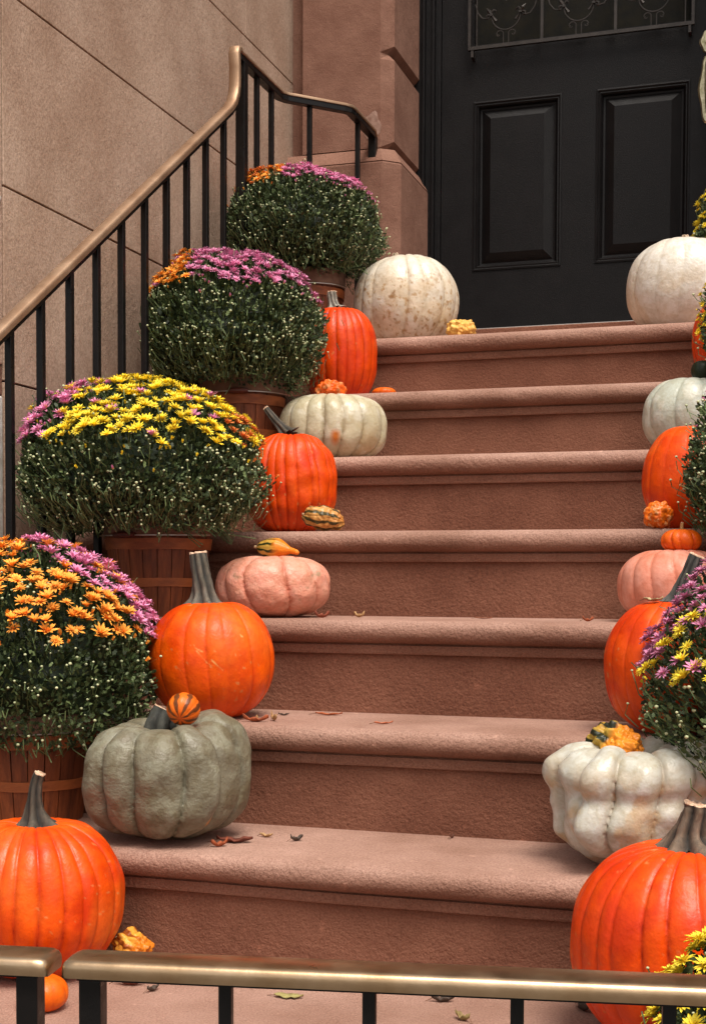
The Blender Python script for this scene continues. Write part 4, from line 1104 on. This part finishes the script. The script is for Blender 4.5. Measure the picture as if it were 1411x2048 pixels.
# ------------------------------------------------------------------ gate rails in the foreground
def gate(label, a, b_, posts, bars, endcaps):
    A = Vector(a); B = Vector(b_)
    root = thing('iron_gate', label, 'gate', (A.x, A.y, -0.178))
    t = (B - A).normalized(); n = Vector((0, 0, 1)).cross(t)         # n points away from the camera
    prof = [(-0.0235, -0.0085), (-0.0250, -0.004), (-0.0250, 0.0010), (-0.0238, 0.0050), (-0.0215, 0.0072), (-0.018, 0.0084), (0, 0.0092), (0.018, 0.0084), (0.0215, 0.0072), (0.0238, 0.005), (0.0250, 0.001), (0.0250, -0.004), (0.0235, -0.0085), (0.0195, -0.0092), (-0.0195, -0.0092)]
    L_ = (B - A).length
    frs = []
    ends = []
    if endcaps[0]: ends += [(0.0, 0.80, -0.35), (0.003, 0.92, -0.15), (0.008, 0.99, -0.03), (0.014, 1.0, 0)]
    else: ends += [(0, 1, 0)]
    for k in range(1, 12): ends.append((L_ * k / 12, 1, 0))
    if endcaps[1]: ends += [(L_ - 0.014, 1.0, 0), (L_ - 0.008, 0.99, -0.03), (L_ - 0.003, 0.92, -0.15), (L_, 0.80, -0.35)]
    else: ends += [(L_, 1, 0)]
    for s, k, dz in ends:
        p = A + t * s; p.z += dz * 0.008
        frs.append((p, n * k, Vector((0, 0, k))))
    b = MB(); b.sweep(prof, frs)
    world_parts(b, 'brass_rail', MT['brass'], root, smooth=True, angle=60)
    b = MB(); b.sweep([(-0.0125, -0.0135), (0.0125, -0.0135), (0.0125, -0.0094), (-0.0125, -0.0094)], [(A + t * 0.012, n, Vector((0, 0, 1))), (B - t * 0.012, n, Vector((0, 0, 1)))])
    b.sweep([(-0.0125, -0.31), (0.0125, -0.31), (0.0125, -0.295), (-0.0125, -0.295)], [(A + t * 0.02, n, Vector((0, 0, 1))), (B - t * 0.02, n, Vector((0, 0, 1)))])
    world_parts(b, 'cross_bar', MT['iron'], root)
    def upright(s, wd, nm, zb):
        c = A + t * s; q = MB(); V = []
        for z in (zb, A.z - 0.0138):
            for e, f_ in ((-1, -1), (1, -1), (1, 1), (-1, 1)):
                V.append(Vector((c.x, c.y, z)) + t * (e * wd / 2) + n * (f_ * wd / 2))
        q.add(V, [(0, 1, 2, 3), (4, 5, 6, 7), (0, 1, 5, 4), (1, 2, 6, 5), (2, 3, 7, 6), (3, 0, 4, 7)])
        world_parts(q, nm, MT['iron'], root, bevel=0.0012)
    for s in posts: upright(s, 0.0215, 'gate_post', -0.1779)
    for s in bars: upright(s, 0.0125, 'baluster', -0.06)
    return root
gate('long brass topped gate rail on black bars across the foreground', (-0.652, -0.552, 0.2405), (0.35, -0.372, 0.2405), [0.024], [0.155 + 0.1375 * k for k in range(6)], (True, False))
gate('short end of a brass topped rail on a black post at the bottom left corner', (-1.45, -0.685, 0.2405), (-0.667, -0.553, 0.2405), [0.794 - 0.0245], [0.62, 0.48, 0.34, 0.20], (False, True))

# ------------------------------------------------------------------ fallen leaves
def leaf(label, x, y, z, ln, yaw, col, curl=0.25, seed=0, wdt=0.35, tilt=0.0):
    rg = random.Random(seed)
    n = 9; V = []; F = []; C = []
    for i in range(n):
        u = i / (n - 1)
        w_ = ln * wdt * math.sin(math.pi * min(1, u * 0.95 + 0.03)) ** 0.8 * (1 + 0.25 * math.sin(i * 2.6 + seed))
        for s in (-1, -0.5, 0, 0.5, 1):
            zz = ln * curl * ((2 * u - 1) ** 2 * 0.5 + abs(s) ** 1.5 * 0.45 * (1 + 0.4 * math.sin(i * 1.9 + seed))) + 0.0006
            V.append((ln * (u - 0.5), w_ * s * 0.5 * (1 - 0.3 * curl), zz))
            k = rg.uniform(0.75, 1.15)
            C.append([c * k for c in col])
    for i in range(n - 1):
        for j in range(4): F.append((i * 5 + j, i * 5 + j + 1, i * 5 + 6 + j, i * 5 + 5 + j))
    me = mesh('leaf', V, F, MT['dry_leaf'], np.array(C), smooth=True)
    root = thing('fallen_leaf', label, 'leaf', (x, y, z), 'dry leaves fallen on the steps', (0, 0, yaw))
    o = link('blade', me, root)
    md = o.modifiers.new('solid', 'SOLIDIFY'); md.thickness = 0.0004
    b = MB(); b.tube([(-ln * 0.45, 0, 0.001 + ln * curl * 0.4), (-ln * 0.75, 0.002, 0.001)], 0.0005, 4, c=(0.2, 0.1, 0.05))
    o2 = b.build('leaf_stalk', MT['dry_leaf'], root)
    return root
RUST = (0.42, 0.10, 0.03); TAN = (0.50, 0.30, 0.13); OLV = (0.42, 0.38, 0.14); DRK = (0.07, 0.045, 0.03)
leaf('rust coloured curled leaf in front of the second step orange pumpkin', -0.893, 0.535, 0.356, 0.046, 0.3, RUST, 0.30, 1)
leaf('pale tan curled leaf beside the second step orange pumpkin', -0.868, 0.560, 0.356, 0.030, -0.9, TAN, 0.55, 2)
leaf('thin brown leaf against the riser of the third step', -0.885, 0.655, 0.356, 0.020, 0.2, DRK, 0.3, 3)
leaf('long orange brown leaf at the back of the second step', -0.808, 0.690, 0.356, 0.052, 0.1, (0.55, 0.15, 0.05), 0.12, 4, 0.2)
leaf('narrow orange leaf alone in the middle of the second step', -0.668, 0.577, 0.356, 0.034, 0.5, (0.60, 0.17, 0.07), 0.15, 5, 0.22)
leaf('small tan leaf at the back of the third step', -0.812, 0.890, 0.534, 0.026, -0.3, TAN, 0.5, 6)
leaf('dark red leaf touching the salmon pink pumpkin', -0.872, 0.835, 0.534, 0.030, 0.5, (0.30, 0.07, 0.03), 0.5, 7)
leaf('flat thin leaf in the middle of the third step', -0.560, 0.905, 0.534, 0.034, 0.0, (0.42, 0.16, 0.08), 0.1, 8, 0.25)
leaf('dark red leaf under the right of the grey green squash', -0.852, 0.340, 0.178, 0.060, 0.3, (0.20, 0.05, 0.025), 0.2, 9, 0.4)
leaf('small yellowish leaf right of the grey green squash', -0.820, 0.400, 0.178, 0.024, -0.1, TAN, 0.35, 10, 0.4)
leaf('pale olive leaf on the landing just behind the gate rail', -0.679, 0.130, 0.0, 0.044, 0.1, OLV, 0.12, 11, 0.5)
leaf('dark shrivelled leaf on the landing in the middle', -0.460, 0.180, 0.0, 0.034, 0.3, DRK, 0.4, 12)
leaf('dry reddish leaf by the lowest left pumpkin', -0.925, 0.110, 0.0, 0.044, 0.2, (0.22, 0.06, 0.03), 0.4, 13)
leaf('small green sprig on the landing behind the rail', -0.868, 0.148, 0.0, 0.028, 1.0, (0.05, 0.09, 0.03), 0.6, 14)
leaf('little dark leaf at the foot of the second riser', -0.522, 0.490, 0.178, 0.014, 1.2, (0.12, 0.04, 0.02), 0.6, 15)
leaf('dark curled leaf at the foot of the largest orange pumpkin', -0.262, 0.205, 0.0, 0.040, -1.0, DRK, 0.5, 16, 0.4)
leaf('pale leaf tucked beside the stem of the second step right pumpkin', -0.205, 0.575, 0.576, 0.034, -0.3, (0.50, 0.42, 0.22), 0.25, 17, 0.5)

for k, (x, y, z, a, c_, what) in enumerate([
    (-0.960, 0.120, 0.0, 0.4, DRK, 'dark leaf scrap right of the lowest left pumpkin'),
    (-0.905, 0.165, 0.0, 2.1, (0.25, 0.09, 0.04), 'brown leaf scrap by the foot of the first riser'),
    (-0.880, 0.095, 0.0, 1.2, DRK, 'black curled leaf scrap behind the gap of the gate rail'),
    (-0.862, 0.300, 0.178, 0.7, RUST, 'rust leaf scrap at the front of the first step by the squash'),
    (-0.905, 0.570, 0.356, 1.9, TAN, 'tan leaf scrap by the big left second step pumpkin'),
    (-0.345, 0.820, 0.534, 0.2, RUST, 'rust leaf scrap near the pale pink pumpkin'),
    (-0.760, 0.385, 0.178, 0.9, DRK, 'tiny dark leaf crumb left of centre on the first step'),
    (-0.415, 0.110, 0.0, 2.6, (0.30, 0.22, 0.08), 'olive leaf crumb near the middle of the landing')]):
    leaf(what, x, y, z, 0.016 + 0.004 * (k % 4), a, c_, 0.5, 40 + k, 0.45)
